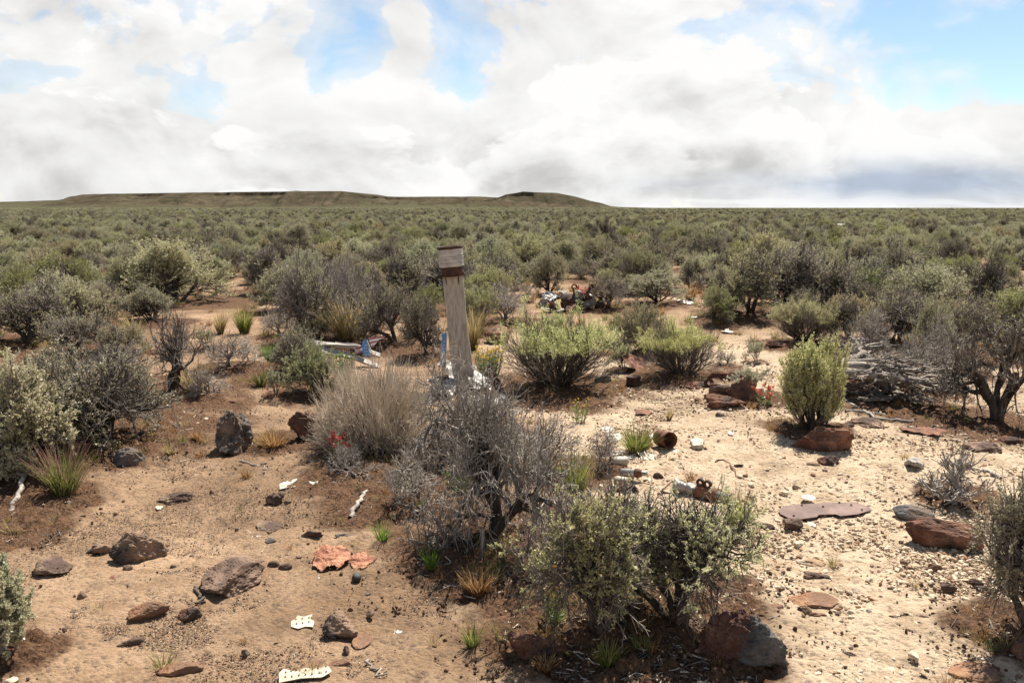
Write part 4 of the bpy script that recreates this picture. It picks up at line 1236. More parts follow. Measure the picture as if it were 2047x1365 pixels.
ROCKS = [
 # x, base y, width, height (photo px), height/width, material, label, extra
 (470, 918, 112, 108, .78, BASALT, 'pointed dark boulder standing alone on the open sand', dict(taper=.6, rough=.10, cut=(.6,.9))),
 (618, 886, 80, 66, .75, REDROCK, 'dark red-brown boulder against the left side of the broom-like dry bush', dict(rough=.12)),
 (259, 935, 62, 42, .60, SLATE, 'grey rounded rock between the tall grass tuft and the pointed boulder', {}),
 (280, 1126, 108, 76, .58, BASALT, 'blocky black-topped boulder on the left foreground sand', dict(rough=.09, planes=9)),
 (203, 1108, 56, 24, .34, BASALT, 'low black stone touching the left side of the blocky boulder', dict(rough=.1)),
 (108, 1158, 82, 64, .30, EARTHROCK, 'grey-brown triangular slab tilted on the left foreground sand', dict(taper=.35, rough=.05)),
 (470, 1203, 142, 118, .36, BROWNROCK, 'largest flat pitted slab sunk in the left foreground', dict(rough=.05, planes=8, taper=.2, bury=.5)),
 (300, 1242, 76, 46, .44, ORANGEROCK, 'orange-brown wedge-shaped rock with a strong shadow', dict(skew=-.03, rough=.04)),
 (380, 1244, 46, 32, .55, REDROCK, 'small brown rock just right of the orange wedge', {}),
 (88, 1298, 64, 34, .22, ORANGEROCK, 'flat reddish rock beside the green bush in the lower left corner', dict(bury=.5)),
 (262, 1292, 52, 20, .26, BROWNROCK, 'flat oval grey-brown stone below the orange wedge', {}),
 (360, 1352, 88, 38, .22, ORANGEROCK, 'flat rusty orange rock at the bottom edge left', dict(bury=.4, rough=.04)),
 (682, 1282, 78, 64, .62, BASALT, 'dark brown oblong rock propped up with a black shadow', dict(taper=.15, rough=.06)),
 (724, 1298, 40, 36, .14, ORANGEROCK, 'flat tan shard at the right foot of the propped oblong rock', dict(bury=.5, rough=.03)),
 (692, 1312, 18, 28, .9, EARTHROCK, 'small upright splinter below the propped oblong rock', dict(taper=.5)),
 (630, 1338, 46, 24, .18, ORANGEROCK, 'flat orange stone at the bottom, left of its tan neighbour', dict(bury=.5)),
 (680, 1335, 48, 20, .25, ORANGEROCK, 'flat tan-orange stone under the propped oblong rock', {}),
 (552, 1010, 40, 36, .6, BROWNROCK, 'grey knobbly rock below the torn white sheet', dict(rough=.1)),
 (624, 1080, 46, 24, .42, BROWNROCK, 'smooth brown stone above the orange scrap', {}),
 (540, 1068, 52, 36, .16, EARTHROCK, 'flat earth-coloured rock sunk in the sand above the orange scrap', dict(bury=.6)),
 (688, 1082, 36, 20, .35, SLATE, 'small grey stone left of the bright green tuft', {}),
 (352, 1006, 70, 30, .22, EARTHROCK, 'thin dark-edged slab jutting from the sand', dict(bury=.4)),
 (547, 1136, 24, 18, .55, BROWNROCK, 'first of two small stones left of the orange scrap', {}),
 (570, 1142, 28, 18, .5, BROWNROCK, 'second of two small stones left of the orange scrap', {}),
 (490, 1314, 14, 20, 1.1, SLATE, 'tiny dark upright stone on the bottom left sand', {}),
 (1482, 1350, 176, 136, .66, 'two', 'big two-toned boulder, red behind and charcoal in front, at the bottom', dict(rough=.10, planes=9, cut=(.5, .85))),
 (1885, 1102, 142, 68, .40, REDROCK, 'long red-brown boulder on the right foreground gravel', dict(rough=.05, planes=8, cut=(.6, .9))),
 (1825, 1044, 76, 36, .36, SLATE, 'dark slab just behind the long red-brown boulder', dict(rough=.03, planes=7)),
 (1642, 906, 118, 56, .44, REDROCK, 'dark red rock under the upright yellow-green sagebrush', dict(rough=.07)),
 (1655, 934, 42, 30, .5, REDROCK, 'small red-brown stone in front of the rock under the sagebrush', {}),
 (1625, 934, 26, 14, .4, PALEROCK, 'pale stone touching the small red-brown stone', {}),
 (1448, 818, 82, 28, .30, REDROCK, 'low flat stone at the front of the dark red stone pile', {}),
 (1441, 796, 52, 30, .52, BROWNROCK, 'grey-brown stone in the middle of the dark red stone pile', {}),
 (1484, 806, 66, 50, .70, REDROCK, 'tallest darkest stone of the dark red stone pile', dict(rough=.08)),
 (1466, 762, 100, 26, .2, REDROCK, 'flat red stone at the back of the dark red stone pile', {}),
 (1398, 778, 70, 20, .16, REDROCK, 'flat reddish slab left of the dark red stone pile', dict(bury=.6)),
 (1584, 1062, 40, 32, .55, BROWNROCK, 'brown rounded rock below the rusted plate', {}),
 (1502, 1077, 48, 22, .36, PALEROCK, 'whitish oval rock right of the yellow-green tuft', {}),
 (1530, 1058, 36, 16, .25, EARTHROCK, 'flat brown stone behind the whitish oval rock', {}),
 (1620, 1133, 54, 22, .2, PALEROCK, 'flat pale cream stone on the right gravel', dict(bury=.4)),
 (1632, 1158, 50, 14, .2, BROWNROCK, 'flat brown stone below the pale cream stone', {}),
 (1628, 1216, 100, 44, .12, ORANGEROCK, 'wide flat red-orange stone sunk in the right gravel', dict(bury=.7, rough=.03)),
 (1632, 1236, 38, 16, .25, ORANGEROCK, 'small holed red stone below the wide flat one', {}),
 (1545, 1222, 40, 18, .25, ORANGEROCK, 'flat red stone between the two-toned boulder and the wide flat one', {}),
 (1948, 1362, 96, 54, .14, ORANGEROCK, 'flat pinkish rock at the lower right edge', dict(bury=.6, rough=.03)),
 (2048, 1338, 60, 84, .8, REDROCK, 'dark brown boulder cut by the lower right edge', {}),
 (1896, 1188, 30, 26, .7, BROWNROCK, 'round brown stone below the long red-brown boulder', {}),
 (1950, 1172, 28, 16, .5, REDROCK, 'small red stone under the twiggy right edge sagebrush', {}),
 (1968, 1186, 34, 16, .35, SLATE, 'small dark grey stone under the twiggy right edge sagebrush', {}),
 (1868, 1142, 30, 18, .45, ORANGEROCK, 'small orange-brown stone in front of the long red-brown boulder', {}),
 (1696, 1315, 30, 14, .35, SLATE, 'flat slate-grey pebble on the bottom right sand', {}),
 (1785, 1240, 22, 12, .4, SLATE, 'small slate-grey stone in the middle of the right sand', {}),
 (1075, 1335, 120, 74, .5, REDROCK, 'shaded dark red boulder left of the foreground sagebrush', dict(rough=.09)),
 (1725, 856, 76, 30, .22, BROWNROCK, 'low brown rock beside the long stick', dict(bury=.4)),
 (1692, 862, 30, 18, .4, REDROCK, 'dark stone between the red rock and the long stick', {}),
 (1962, 905, 70, 30, .22, BROWNROCK, 'low brown rock on the right gravel behind the dead root', dict(bury=.4)),
 (2015, 890, 50, 18, .3, REDROCK, 'flat brown rock under the tall twisted sagebrush', {}),
 (1316, 957, 22, 13, .55, BROWNROCK, 'small round stone right of the tipped spray can', {}),
 (1441, 836, 22, 12, .5, SLATE, 'small grey pebble in front of the dark red stone pile', {}),
 (1476, 936, 20, 9, .4, REDROCK, 'small red-brown stone in the middle of the gravel', {}),
 (1255, 988, 44, 30, .45, REDROCK, 'red-brown rock half hidden behind the foreground sagebrush', {}),
 (1555, 700, 60, 22, .25, REDROCK, 'flat dark red rock at the back of the gravel clearing', {}),
 (995, 690, 50, 46, .7, REDROCK, 'dark red rock in the shade behind the widest rabbitbrush', {}),
 (1205, 772, 34, 22, .5, SLATE, 'grey rock at the right foot of the widest rabbitbrush', {}),
 (450, 878, 30, 28, .3, ORANGEROCK, 'flat reddish flake leaning on the pointed boulder', {}),
 (575, 1008, 16, 10, .5, SLATE, 'small grey pebble beside the grey knobbly rock', {}),
]
m, t = new_mat('two_toned_basalt')
co = t.n('ShaderNodeTexCoord').outputs['Object']
sx = t.n('ShaderNodeSeparateXYZ', {0: co})
n1 = t.noise(co, 7.0, 6.0, .6); n3 = t.noise(co, 90.0, 5.0, .7)
grey = t.mix(t.rng(n1, .35, .65), (.060, .056, .054), (.135, .126, .118))
red = t.mix(t.rng(n1, .35, .65), (.085, .040, .030), (.225, .115, .085))
edge = t.math('ADD', t.math('MULTIPLY', sx.outputs[0], 5.0), t.math('SUBTRACT', t.math('MULTIPLY', n1, 2.6), t.math('MULTIPLY', sx.outputs[1], 5.5)))
col = t.mix(t.rng(edge, 1.25, 1.5), red, grey)
vo = t.n('ShaderNodeTexVoronoi', {'Vector': co, 'Scale': 60.0}).outputs['Distance']
b = t.n('ShaderNodeBump', {'Strength': .9, 'Distance': .01, 'Height': t.math('ADD', t.math('MULTIPLY', n3, .8), t.math('ADD', n1, t.math('MULTIPLY', t.rng(vo, .1, .4), .5)))})
p_ = t.n('ShaderNodeBsdfPrincipled', {'Base Color': col, 'Roughness': .85, 'Normal': b.outputs[0]})
p_.inputs['Specular IOR Level'].default_value = .25
t.n('ShaderNodeOutputMaterial', {'Surface': p_.outputs[0]})
TWO = m
rr_ = np.random.default_rng(3)
for i, (px, py, wpx, hpx, hr, mat, lab, ex) in enumerate(ROCKS):
    p, mpp = spot(px, py)
    w = wpx * mpp
    a = math.atan2(EYE, np.hypot(p[0], p[1]))
    hz_ = hr * w
    vis = hpx * mpp
    dep = np.clip((vis - hz_ * math.cos(a) * (.8 if ex.get('taper') else 1)) / math.sin(a), .45 * w, 2.2 * w)
    dirxy = norm(p[:2])
    c = p[:2] + dirxy * dep * .45
    big = wpx >= 60
    me = rockmesh('rock', 500 + i * 7, w * 1.04, dep, hz_, TWO if mat == 'two' else mat, 6 if wpx > 95 else 5 if big else 4 if wpx > 28 else 3, **ex)
    zb = float(min(gz(c[0], c[1]), gz(p[0], p[1])))
    ob('rock', me, None, (c[0], c[1], zb), math.atan2(dirxy[1], dirxy[0]) - math.pi / 2, lab, 'rock')

# small stones, alike: things in one group; smaller ones are gravel
rg = np.random.default_rng(21)
stone_m = [[rockmesh('small_stone', 2000 + 31 * k + j, 1, rg.uniform(.6, .95), rg.uniform(.35, .6), mt, 3, planes=8, rough=.04, bury=.25, cut=(.3,.75)) for j in range(3)]
           for k, mt in enumerate((PEBBLE[0], PEBBLE[4], PEBBLE[1], PEBBLE[2]))]
SLAB = ['small brown stone lying loose on the bare sand', 'small pale stone lying loose on the gravel clearing', 'small dark grey stone lying loose on the bare sand', 'small red-brown stone lying loose on the bare ground']
for i in range(230):
    d = 3.3 * (10.0 / 3.3) ** (rg.random() ** 1.15); a = rg.uniform(-.62, .62)
    x, y = d * math.sin(a), d * math.cos(a)
    if np.min(np.hypot(LXY[:, 0] - x, LXY[:, 1] - y) / LXY[:, 2]) < .75:
        continue
    right = a > .02
    k = int(rg.choice(4, p=[.22, .50, .10, .18] if right else [.46, .04, .25, .25]))
    s = float(rg.lognormal(-3.45, .38))
    o = ob('small_stone', stone_m[k][rg.integers(3)], None, (x, y, float(gz(x, y)) + .003), rg.uniform(0, 6.28), SLAB[k], 'stone', 'small loose stones', scale=(s, s, s))
peb = [rockmesh('pebble', 3000 + k, 1, .8, .55, mt, 2, planes=6, rough=.03, bury=.3, cut=(.25,.75)) for k, mt in enumerate((PEBBLE[0], PEBBLE[1], PEBBLE[2], PEBBLE[3], PEBBLE[4], PEBBLE[5], PEBBLE[4], PEBBLE[6]))]


def pebbles(name, n, side, vars_, smin, smax, dens, lab, dmax=11.0):
    d = 2.6 * (dmax / 2.6) ** (rg.random(n) ** .9); a = rg.uniform(-.66, .66, n)
    x, y = d * np.sin(a), d * np.cos(a)
    cl_ = fbm(xyz(x / .55, y / .55), 3, 77 + len(name))
    ds = np.full(n, 9.0)
    for L in LXY:
        ds = np.minimum(ds, np.hypot(x - L[0], y - L[1]) / L[2])
    edge_ = np.clip((x / y + .04 + .10 * cl_) / .12, 0, 1)
    pr = (edge_ if side else 1 - edge_ * .97) * np.clip(.45 + cl_ * dens, 0, 1) * np.clip(ds - .25, .15, 1)
    kp = rg.random(n) < pr
    x, y = x[kp], y[kp]
    z_ = gz(x, y) + .002
    n2 = len(x)
    s = smin * (smax / smin) ** (rg.random(n2) ** 2.2)
    scatter(name, np.column_stack([x, y, z_]), np.column_stack([rg.normal(0, .25, n2), rg.normal(0, .25, n2), rg.uniform(0, 6.28, n2)]),
            np.column_stack([s, s * rg.uniform(.6, 1, n2), s * rg.uniform(.35, .9, n2)]), rg.choice(vars_, n2), peb, label=lab, cat='gravel')


pebbles('dark_gravel', 420000, 0, [0, 1, 2, 3, 3, 0, 3], .0035, .0135, .8, 'scattered dark pebbles and crumbs on the sandy ground')
pebbles('pale_gravel', 320000, 1, [4, 5, 6, 7, 3, 0, 4, 5], .0065, .036, .55, 'pale angular gravel covering the clearing on the right')

pebbles('sandy_crumbs', 300000, 0, [3, 3, 5, 0], .003, .011, .5, 'sand-coloured crumbs making up the crust of the bare ground')
clod = [rockmesh('soil_clod', 3300 + k, 1, .9, .7, mt, 2, planes=5, rough=.12, bury=.3) for k, mt in enumerate((LITCLOD, LITCLOD, PEBBLE[0]))]
n = 60000
d = 2.8 * (13 / 2.8) ** rg.random(n); a = rg.uniform(-.66, .66, n)
x, y = d * np.sin(a), d * np.cos(a)
ds = np.full(n, 9.0)
for L in LXY:
    ds = np.minimum(ds, np.hypot(x - L[0], y - L[1]) / L[2])
kp = rg.random(n) < np.where(ds < 1.5, .55, np.where(ds < 2.2, .2, .006))
x, y = x[kp], y[kp]; n = len(x)
s = .006 * (4.0 ** (rg.random(n) ** 1.8))
scatter('soil_clods', np.column_stack([x, y, gz(x, y) + .012]), rg.uniform(0, 6.28, (n, 3)), np.column_stack([s, s, s * .55]), rg.integers(0, 3, n), clod,
        label='dark crumbly soil clods lying under the bushes', cat='soil')

# ------------------------------------------------------------------ sticks and fallen twigs
tw = []
for k in range(6):
    g = np.random.default_rng(600 + k)
    P = walk(np.zeros((1, 3)), norm(np.array([[1, .1, .0]])), np.array([1.0]), 6, .22, 0, g)
    P[..., 2] *= .25
    P -= P.mean(1, keepdims=True)
    V_, Q_ = tubes(P, np.linspace(.026, .012, 6)[None], 4)
    V2, Q2 = tubes(np.stack([P[:, 3], P[:, 3] + np.array([.14, .10, .02]), P[:, 3] + np.array([.26, .2, .03])], 1), np.array([[.009, .007, .004]]), 3)
    a_ = Acc().add(V_, Q_).add(V2, Q2)
    tw.append(a_.mesh('twig', [(DEAD, TWIG, STRAW)[k % 3]], True))
n = 42000
d = 2.8 * (14 / 2.8) ** rg.random(n); a = rg.uniform(-.66, .66, n)
x, y = d * np.sin(a), d * np.cos(a)
ds = np.full(n, 9.0)
for L in LXY:
    ds = np.minimum(ds, np.hypot(x - L[0], y - L[1]) / L[2])
kp = rg.random(n) < np.where(ds < 1.25, .62, np.where(ds < 1.7, .12, .014))
x, y = x[kp], y[kp]; n = len(x)
s = .03 * (5 ** rg.random(n)) * np.where(ds[kp] < 1.3, 1, .6)
scatter('twig_litter', np.column_stack([x, y, gz(x, y) + .006]), np.column_stack([rg.normal(0, .12, n), rg.normal(0, .2, n), rg.uniform(0, 6.28, n)]), np.column_stack([s, s, s]),
        rg.integers(0, 6, n), tw, label='broken twigs and bark litter lying under the bushes', cat='twig litter')


def stick(name, pxs, rad, mat, lab, lift=.012, cat='stick', wob=.012, seed=1):
    g = np.random.default_rng(seed)
    P = []
    for px, py, *zz_ in pxs:
        p, _ = spot(px, py)
        P.append([p[0], p[1], float(gz(p[0], p[1])) + lift + (zz_[0] if zz_ else 0)])
    P = np.array(P)
    tt = np.linspace(0, len(P) - 1, 5 * (len(P) - 1) + 1)
    Q = np.stack([np.interp(tt, np.arange(len(P)), P[:, k]) for k in range(3)], -1)
    Q[1:-1] += g.normal(0, wob, Q[1:-1].shape) * np.array([1, 1, .3])
    c = Q[0].copy()
    V_, F_ = tubes((Q - c)[None], np.linspace(rad, rad * .55, len(Q))[None] * g.uniform(.85, 1.15, (1, len(Q))), 7)
    return ob(name, mk(name, V_, [F_], mat), None, c, 0, lab, cat)


stick('stick', [(1680, 800), (1720, 822), (1760, 840), (1830, 846)], .014, OLDWOOD, 'long grey stick lying on the gravel below the fallen dead sagebrush')
stick('stick', [(1690, 825), (1740, 828), (1790, 838)], .016, TWIG, 'dark stick crossing the long grey one')
stick('stick', [(478, 925), (505, 932), (545, 942)], .008, TWIG, 'thin dark stick lying in front of the pointed boulder')
stick('stick', [(700, 1040), (718, 1018, .03), (735, 1002, .05)], .016, DEAD, 'silver broken branch with charred end left of the big silver dead sagebrush')
stick('stick', [(20, 1030), (40, 1000, .03), (55, 968, .08), (80, 948, .12)], .017, DEAD, 'pale curved branch sticking up beside the tall grass tuft')
stick('stick', [(733, 1325), (745, 1340), (775, 1352)], .006, TWIG, 'thin curved twig on the sand at the bottom')
stick('stick', [(390, 1178), (402, 1198), (412, 1207)], .009, BARK, 'short dark stick leaning at the left of the largest flat slab')
stick('stick', [(1060, 965), (1110, 960, .04), (1160, 962, .02)], .014, DEAD, 'pale horizontal branch lying right of the big silver dead sagebrush')
stick('stick', [(1430, 926), (1450, 922), (1487, 960)], .006, RUST, 'thin rusty rod lying on the gravel')
stick('stick', [(2000, 960), (1975, 950, .02), (1958, 955, .03)], .014, DEAD, 'grey branch behind the dead root at the right')

# uprooted dead root at the right
p, mpp = spot(1915, 1018)
acc, _ = bush(4321, 150 * mpp, .33, stems=6, kids=(4, 4, 4), lens=(.40, .30, .22, .14), leaf_n=0, r0=.022, wob=.34, spread=1.0, lean=1.3, baser=.03, Ks=(6, 5, 4, 4))
e = ob('dead_root', None, None, (p[0], p[1] + .1, float(gz(p[0], p[1])) - .01), 0, 'tangled uprooted dead root lying behind the long red-brown boulder', 'root')
ob('branches', acc.mesh('branches', [DEAD, DEAD]), e)

# ------------------------------------------------------------------ wreck debris
def sheet(seed, w, d, mat, crumple=.15, curl=.0, ragged=.25, n=22, th=.0025, name='scrap', holes=(), outline=None, freq=2.2, wrinkle=0.0):
    """torn sheet of real thickness: ragged outline, dented surface"""
    g = np.random.default_rng(seed)
    rads = np.linspace(0, 1, n // 2 + 1)[1:]
    angs = np.linspace(0, 2 * math.pi, 2 * n, endpoint=False)
    if outline is None:
        nc = 6 + int(w > .2) * 6
        ca_ = np.sort((np.arange(nc) + g.uniform(-.3, .3, nc)) / nc * 2 * math.pi)
        cr_ = (1 / np.maximum(np.abs(np.cos(ca_)), np.abs(np.sin(ca_)))) ** .6 * (1 - ragged * g.random(nc))
        kx, ky = np.cos(ca_) * cr_, np.sin(ca_) * cr_
        kx = np.append(kx, kx[0]); ky = np.append(ky, ky[0])
        L = np.concatenate([[0], np.cumsum(np.hypot(np.diff(kx), np.diff(ky)))])
        tt = np.linspace(0, L[-1], len(angs), endpoint=False)
        jt = 1 + ragged * .10 * g.normal(size=len(angs)) + ragged * .25 * fbm(xyz(tt * 4 + seed, tt * 0), 3, seed)
        bx = np.interp(tt, L, kx) * w / 2 * jt; by = np.interp(tt, L, ky) * d / 2 * jt
    else:
        o_ = np.array(outline, float)
        o_ = np.vstack([o_, o_[:1]])
        L = np.concatenate([[0], np.cumsum(np.hypot(*np.diff(o_, axis=0).T))])
        tt = np.linspace(0, L[-1], len(angs), endpoint=False)
        bx = np.interp(tt, L, o_[:, 0]) * w; by = np.interp(tt, L, o_[:, 1]) * d
    cxy = (bx.mean(), by.mean())
    x = np.concatenate([[cxy[0]], (cxy[0] + (bx - cxy[0])[None] * rads[:, None]).ravel()])
    y = np.concatenate([[cxy[1]], (cxy[1] + (by - cxy[1])[None] * rads[:, None]).ravel()])
    m_ = max(w, d)
    nn = fbm(xyz(x / m_ * freq + seed, y / m_ * freq), 4, seed)
    z_ = 0
    for q0 in range(3 if w < .2 else 9):
        fa_ = g.uniform(0, 6.28); fo_ = g.uniform(-.35, .35)
        z_ = z_ + g.uniform(-1, 1) * np.abs((x * math.cos(fa_) + y * math.sin(fa_)) / m_ - fo_ + .05 * nn)
    z_ = crumple * m_ * (z_ * .8 + .25 * (1 - 2 * np.abs(nn))) * .6 + curl * m_ * ((x / m_) ** 2 * 2 + (y / m_) * .2)
    if wrinkle:
        z_ = z_ + wrinkle * m_ * (np.abs(fbm(xyz(x / m_ * 4.5 + seed, y / m_ * 6), 4, seed + 9)) + .8 * np.clip(fbm(xyz(x / m_ * 2 + seed, y / m_ * 2), 2, seed + 4), 0, 1))
    z_ = z_ - z_.min() + .004
    na_ = len(angs); nr_ = len(rads)
    idx_ = 1 + np.arange(na_ * nr_).reshape(nr_, na_)
    q_ = np.stack([idx_[:-1], idx_[1:], np.roll(idx_[1:], -1, 1), np.roll(idx_[:-1], -1, 1)], -1).reshape(-1, 4)
    t_ = np.stack([np.zeros(na_, int), idx_[0], np.roll(idx_[0], -1)], -1)
    N_ = len(x)
    T1 = np.stack([x, y, z_ + th], -1); B1 = np.stack([x, y, z_], -1)
    rim = np.stack([idx_[-1], idx_[-1] + N_, np.roll(idx_[-1], -1) + N_, np.roll(idx_[-1], -1)], -1)
    a_ = Acc().add(np.concatenate([T1, B1]), np.concatenate([q_, q_[:, ::-1] + N_, rim]), np.concatenate([t_, t_[:, ::-1] + N_]))
    return a_.mesh(name, [mat], False), (lambda X, Y: float(np.interp(0, [0], [0])))


def scrap(px, py, wpx, hpx, mat, lab, seed, name='metal_scrap', cat='scrap', rz=None, lift=0.0, **kw):
    p, mpp = spot(px, py)
    a = math.atan2(EYE, np.hypot(p[0], p[1]))
    w = wpx * mpp; dep = min(hpx * mpp / math.sin(a), 1.6 * w)
    dirxy = norm(p[:2])
    c = p[:2] + dirxy * dep / 2
    me, _ = sheet(seed, w, dep, mat, name=name, **kw)
    return ob(name, me, None, (c[0], c[1], float(gz(c[0], c[1])) + lift), math.atan2(dirxy[1], dirxy[0]) - math.pi / 2 if rz is None else rz, lab, cat)


scrap(606, 978, 62, 22, WHITE, 'torn white metal sheet lying left of the broom-like dry bush', 11, crumple=.10, curl=.06, ragged=.35)
scrap(572, 980, 36, 14, WHITE, 'small curled white strip at the left end of the torn white sheet', 12, crumple=.14, ragged=.3)
scrap(612, 955, 46, 8, GREYALU, 'narrow grey metal strip behind the torn white sheet', 13, crumple=.05, ragged=.1)
scrap(664, 1150, 92, 62, ORANGE, 'crumpled orange scrap lying on the left foreground sand', 14, name='crumpled_scrap', crumple=.12, wrinkle=.055, ragged=.3, n=60, freq=3.6)
scrap(722, 1146, 80, 34, ORANGE, 'wrinkled reddish tail of scrap right of the crumpled orange one', 15, name='crumpled_scrap', crumple=.10, wrinkle=.06, ragged=.3, n=50, freq=3.4)


def holed(px, py, wpx, hpx, lab, seed, rows, cols, **kw):
    o = scrap(px, py, wpx, hpx, CREAM, lab, seed, crumple=.035, curl=.02, ragged=.27, lift=.012, **kw)
    me = o.data
    vs_ = np.array([v.co[:] for v in me.vertices])
    half = vs_[:len(vs_) // 2]
    lo, hi = half.min(0), half.max(0)
    hm_ = None
    for i in range(cols):
        for j in range(rows):
            u = lo[0] + (hi[0] - lo[0]) * (i + .9) / (cols + .8); v = lo[1] + (hi[1] - lo[1]) * (j + .9) / (rows + .8)
            k = np.argmin(np.hypot(half[:, 0] - u, half[:, 1] - v))
            if np.hypot(half[k, 0] - u, half[k, 1] - v) > .03:
                continue
            r = .0036
            th = np.arange(10) * 2 * math.pi / 10
            ring = np.stack([np.cos(th) * r, np.sin(th) * r, 0 * th], -1)
            V_ = np.concatenate([ring, ring * .75 + [0, 0, .004], ring * .6 + [0, 0, .001], [[0, 0, .0005]]])
            ii = np.arange(10); jj = (ii + 1) % 10
            Q_ = np.concatenate([np.stack([ii, jj, jj + 10, ii + 10], -1), np.stack([ii + 10, jj + 10, jj + 20, ii + 20], -1)])
            T_ = np.stack([ii + 20, jj + 20, np.full(10, 30)], -1)
            if hm_ is None:
                hm_ = mk('rivet_hole', V_, [Q_, T_], [BASALT])
            ob('rivet_hole', hm_, o, half[k] + [0, 0, .0015])
    return o


holed(606, 1264, 46, 26, 'white perforated fragment left of the propped oblong rock', 16, 2, 3, outline=[(-.5, -.3), (-.2, -.5), (.1, -.38), (.42, -.5), (.5, -.1), (.33, .1), (.45, .45), (.05, .33), (-.2, .5), (-.36, .2), (-.5, .1)])
holed(612, 1366, 104, 26, 'white perforated strip at the bottom edge', 17, 2, 7, outline=[(-.5, -.5), (-.1, -.36), (.3, -.5), (.5, -.2), (.43, .3), (.2, .18), (.0, .4), (-.2, .15), (-.42, .5), (-.5, .2)])
for i, (px, py, w, h, lab) in enumerate([
 (511, 1083, 30, 18, 'white flake above the largest flat slab'), (525, 1303, 34, 22, 'white curled sliver on the bottom left sand'),
 (634, 1190, 34, 14, 'white chip cluster below the orange scrap'), (647, 1212, 24, 16, 'curled white chip below the chip cluster'),
 (632, 1162, 26, 14, 'white chip at the front of the orange scrap'), (662, 1165, 26, 22, 'white rolled chip beneath the orange scrap'),
 (840, 1300, 22, 14, 'lone white chip on the bottom centre sand'), (320, 1020, 24, 14, 'white chip before the thin dark-edged slab'),
 (200, 1018, 20, 10, 'white chip right of the tall grass tuft'), (797, 1270, 22, 14, 'white bent chip right of the propped oblong rock'),
 (660, 1140 + 90, 18, 14, 'white folded chip above the propped oblong rock'), (1622, 1056, 36, 22, 'flat whitish plate below the rusted plate'),
 (1551, 1060, 24, 10, 'small white sliver right of the whitish oval rock'), (1440, 1070, 30, 12, 'white scrap behind the foreground sagebrush'),
 (1350, 905, 28, 8, 'thin white scrap right of the ridged rusty can'), (1295, 963, 24, 8, 'small white scrap right of the tipped spray can'),
 (1210, 868, 46, 26, 'white torn sheet at the back of the scrap heap'), (1225, 882, 60, 18, 'crumpled white sheet in the middle of the scrap heap'),
 (1230, 915, 40, 26, 'ribbed white scrap right of the little dead bush'), (1293, 925, 70, 24, 'long white crumpled sheet in front of the ridged can'),
 (1300, 880, 34, 16, 'folded white scrap left of the ridged can'), (1262, 920, 26, 16, 'small white lump in the scrap heap'),
 (1375, 612, 40, 14, 'white sheet at the back of the gravel clearing'), (1355, 608, 34, 8, 'pale strip left of the white sheet at the back'),
 (1456, 668, 36, 16, 'white torn scrap on the gravel behind the rounded rabbitbrush'), (1388, 640, 26, 8, 'pale flat scrap in front of the small yellowish sagebrush'),
 (590, 725, 26, 6, 'pale scrap on the sand left of the silver boards'), (1740, 990, 24, 10, 'white chip above the rusted plate'),
 (1460, 870, 22, 8, 'white chip on the gravel below the dark red stone pile'), (1372, 850, 20, 8, 'white chip right of the tiny tan tuft'),
]):
    scrap(px, py, w * .82, h * .85, (WHITE, CREAM, ALU, GREYALU)[(i * 7) % 4] if i not in (16, 17) else WHITE, lab, 50 + i, name='white_scrap', crumple=.16 if w < 60 else .22, curl=.1, ragged=.55, lift=-.006, n=20 if w < 40 else 30, freq=3)
scrap(1680, 466, 18, 5, WHITE, 'far white sheet of wreckage glinting in the plain', 91, name='white_scrap', lift=.55, crumple=.1)
scrap(1285, 842 - 8, 34, 14, RUST, 'bent rusty orange scrap at the top of the gravel', 92, name='rusty_scrap', crumple=.25, ragged=.3)
scrap(1840, 874, 96, 16, RUST, 'long twisted rusty strip on the right gravel', 93, name='rusty_scrap', crumple=.16, ragged=.25, n=30, freq=3)
scrap(1902, 868, 24, 22, BROWNROCK, 'upright brown wood splinter right of the twisted rusty strip', 94, name='wood_splinter', crumple=.5, ragged=.4)
scrap(1826, 944, 40, 16, OLDWOOD, 'short weathered wood chunk on the right gravel', 95, name='wood_chunk', crumple=.4, ragged=.25, th=.025)
scrap(1393, 902, 30, 24, CREAM, 'cream coloured box-like scrap right of the ridged rusty can', 96, name='cream_scrap', crumple=.3, ragged=.2, th=.03)

# rusted plate with outline, rivet holes and a white scrap lying on it
p, mpp = spot(1655, 1034)
w = 200 * mpp
pl = ob('rusted_plate', None, None, (p[0] + .0, p[1] + .10, float(gz(p[0], p[1])) + .012), math.radians(9), 'long flat rusted metal plate with notched edge lying on the right gravel', 'metal plate')
outl = [(-.50, -.16), (-.47, -.36), (-.40, -.44), (-.18, -.38), (-.17, -.29), (.055, -.32), (.06, -.40), (.26, -.36), (.47, -.22), (.50, -.05), (.42, .16), (.10, .22), (-.10, .20), (-.34, .17), (-.46, .04)]
me, _ = sheet(70, w, w * .62, RUSTPLATE, crumple=.012, outline=outl, n=60, th=.004, name='plate')
ob('plate', me, pl)
hole = None
for u, v in ((-.40, -.30), (-.18, .12), (.02, .02), (.25, .16), (.33, .02), (.36, -.22)):
    if hole is None:
        th = np.arange(10) * 2 * math.pi / 10
        hole = mk('rivet', np.concatenate([np.stack([np.cos(th) * .007, np.sin(th) * .007, 0 * th], -1), np.stack([np.cos(th) * .005, np.sin(th) * .005, 0 * th + .004], -1), [[0, 0, .007]]]),
                  [np.array([[i, (i + 1) % 10, (i + 1) % 10 + 10, i + 10] for i in range(10)]), np.array([[i + 10, (i + 1) % 10 + 10, 20] for i in range(10)])], RUSTDARK)
    ob('rivet', hole, pl, (u * w, v * w * .62, .014))
scrap(1612, 1010, 34, 12, WHITE, 'torn white scrap lying on the rusted plate', 97, name='white_scrap', crumple=.1, ragged=.4, lift=.022)


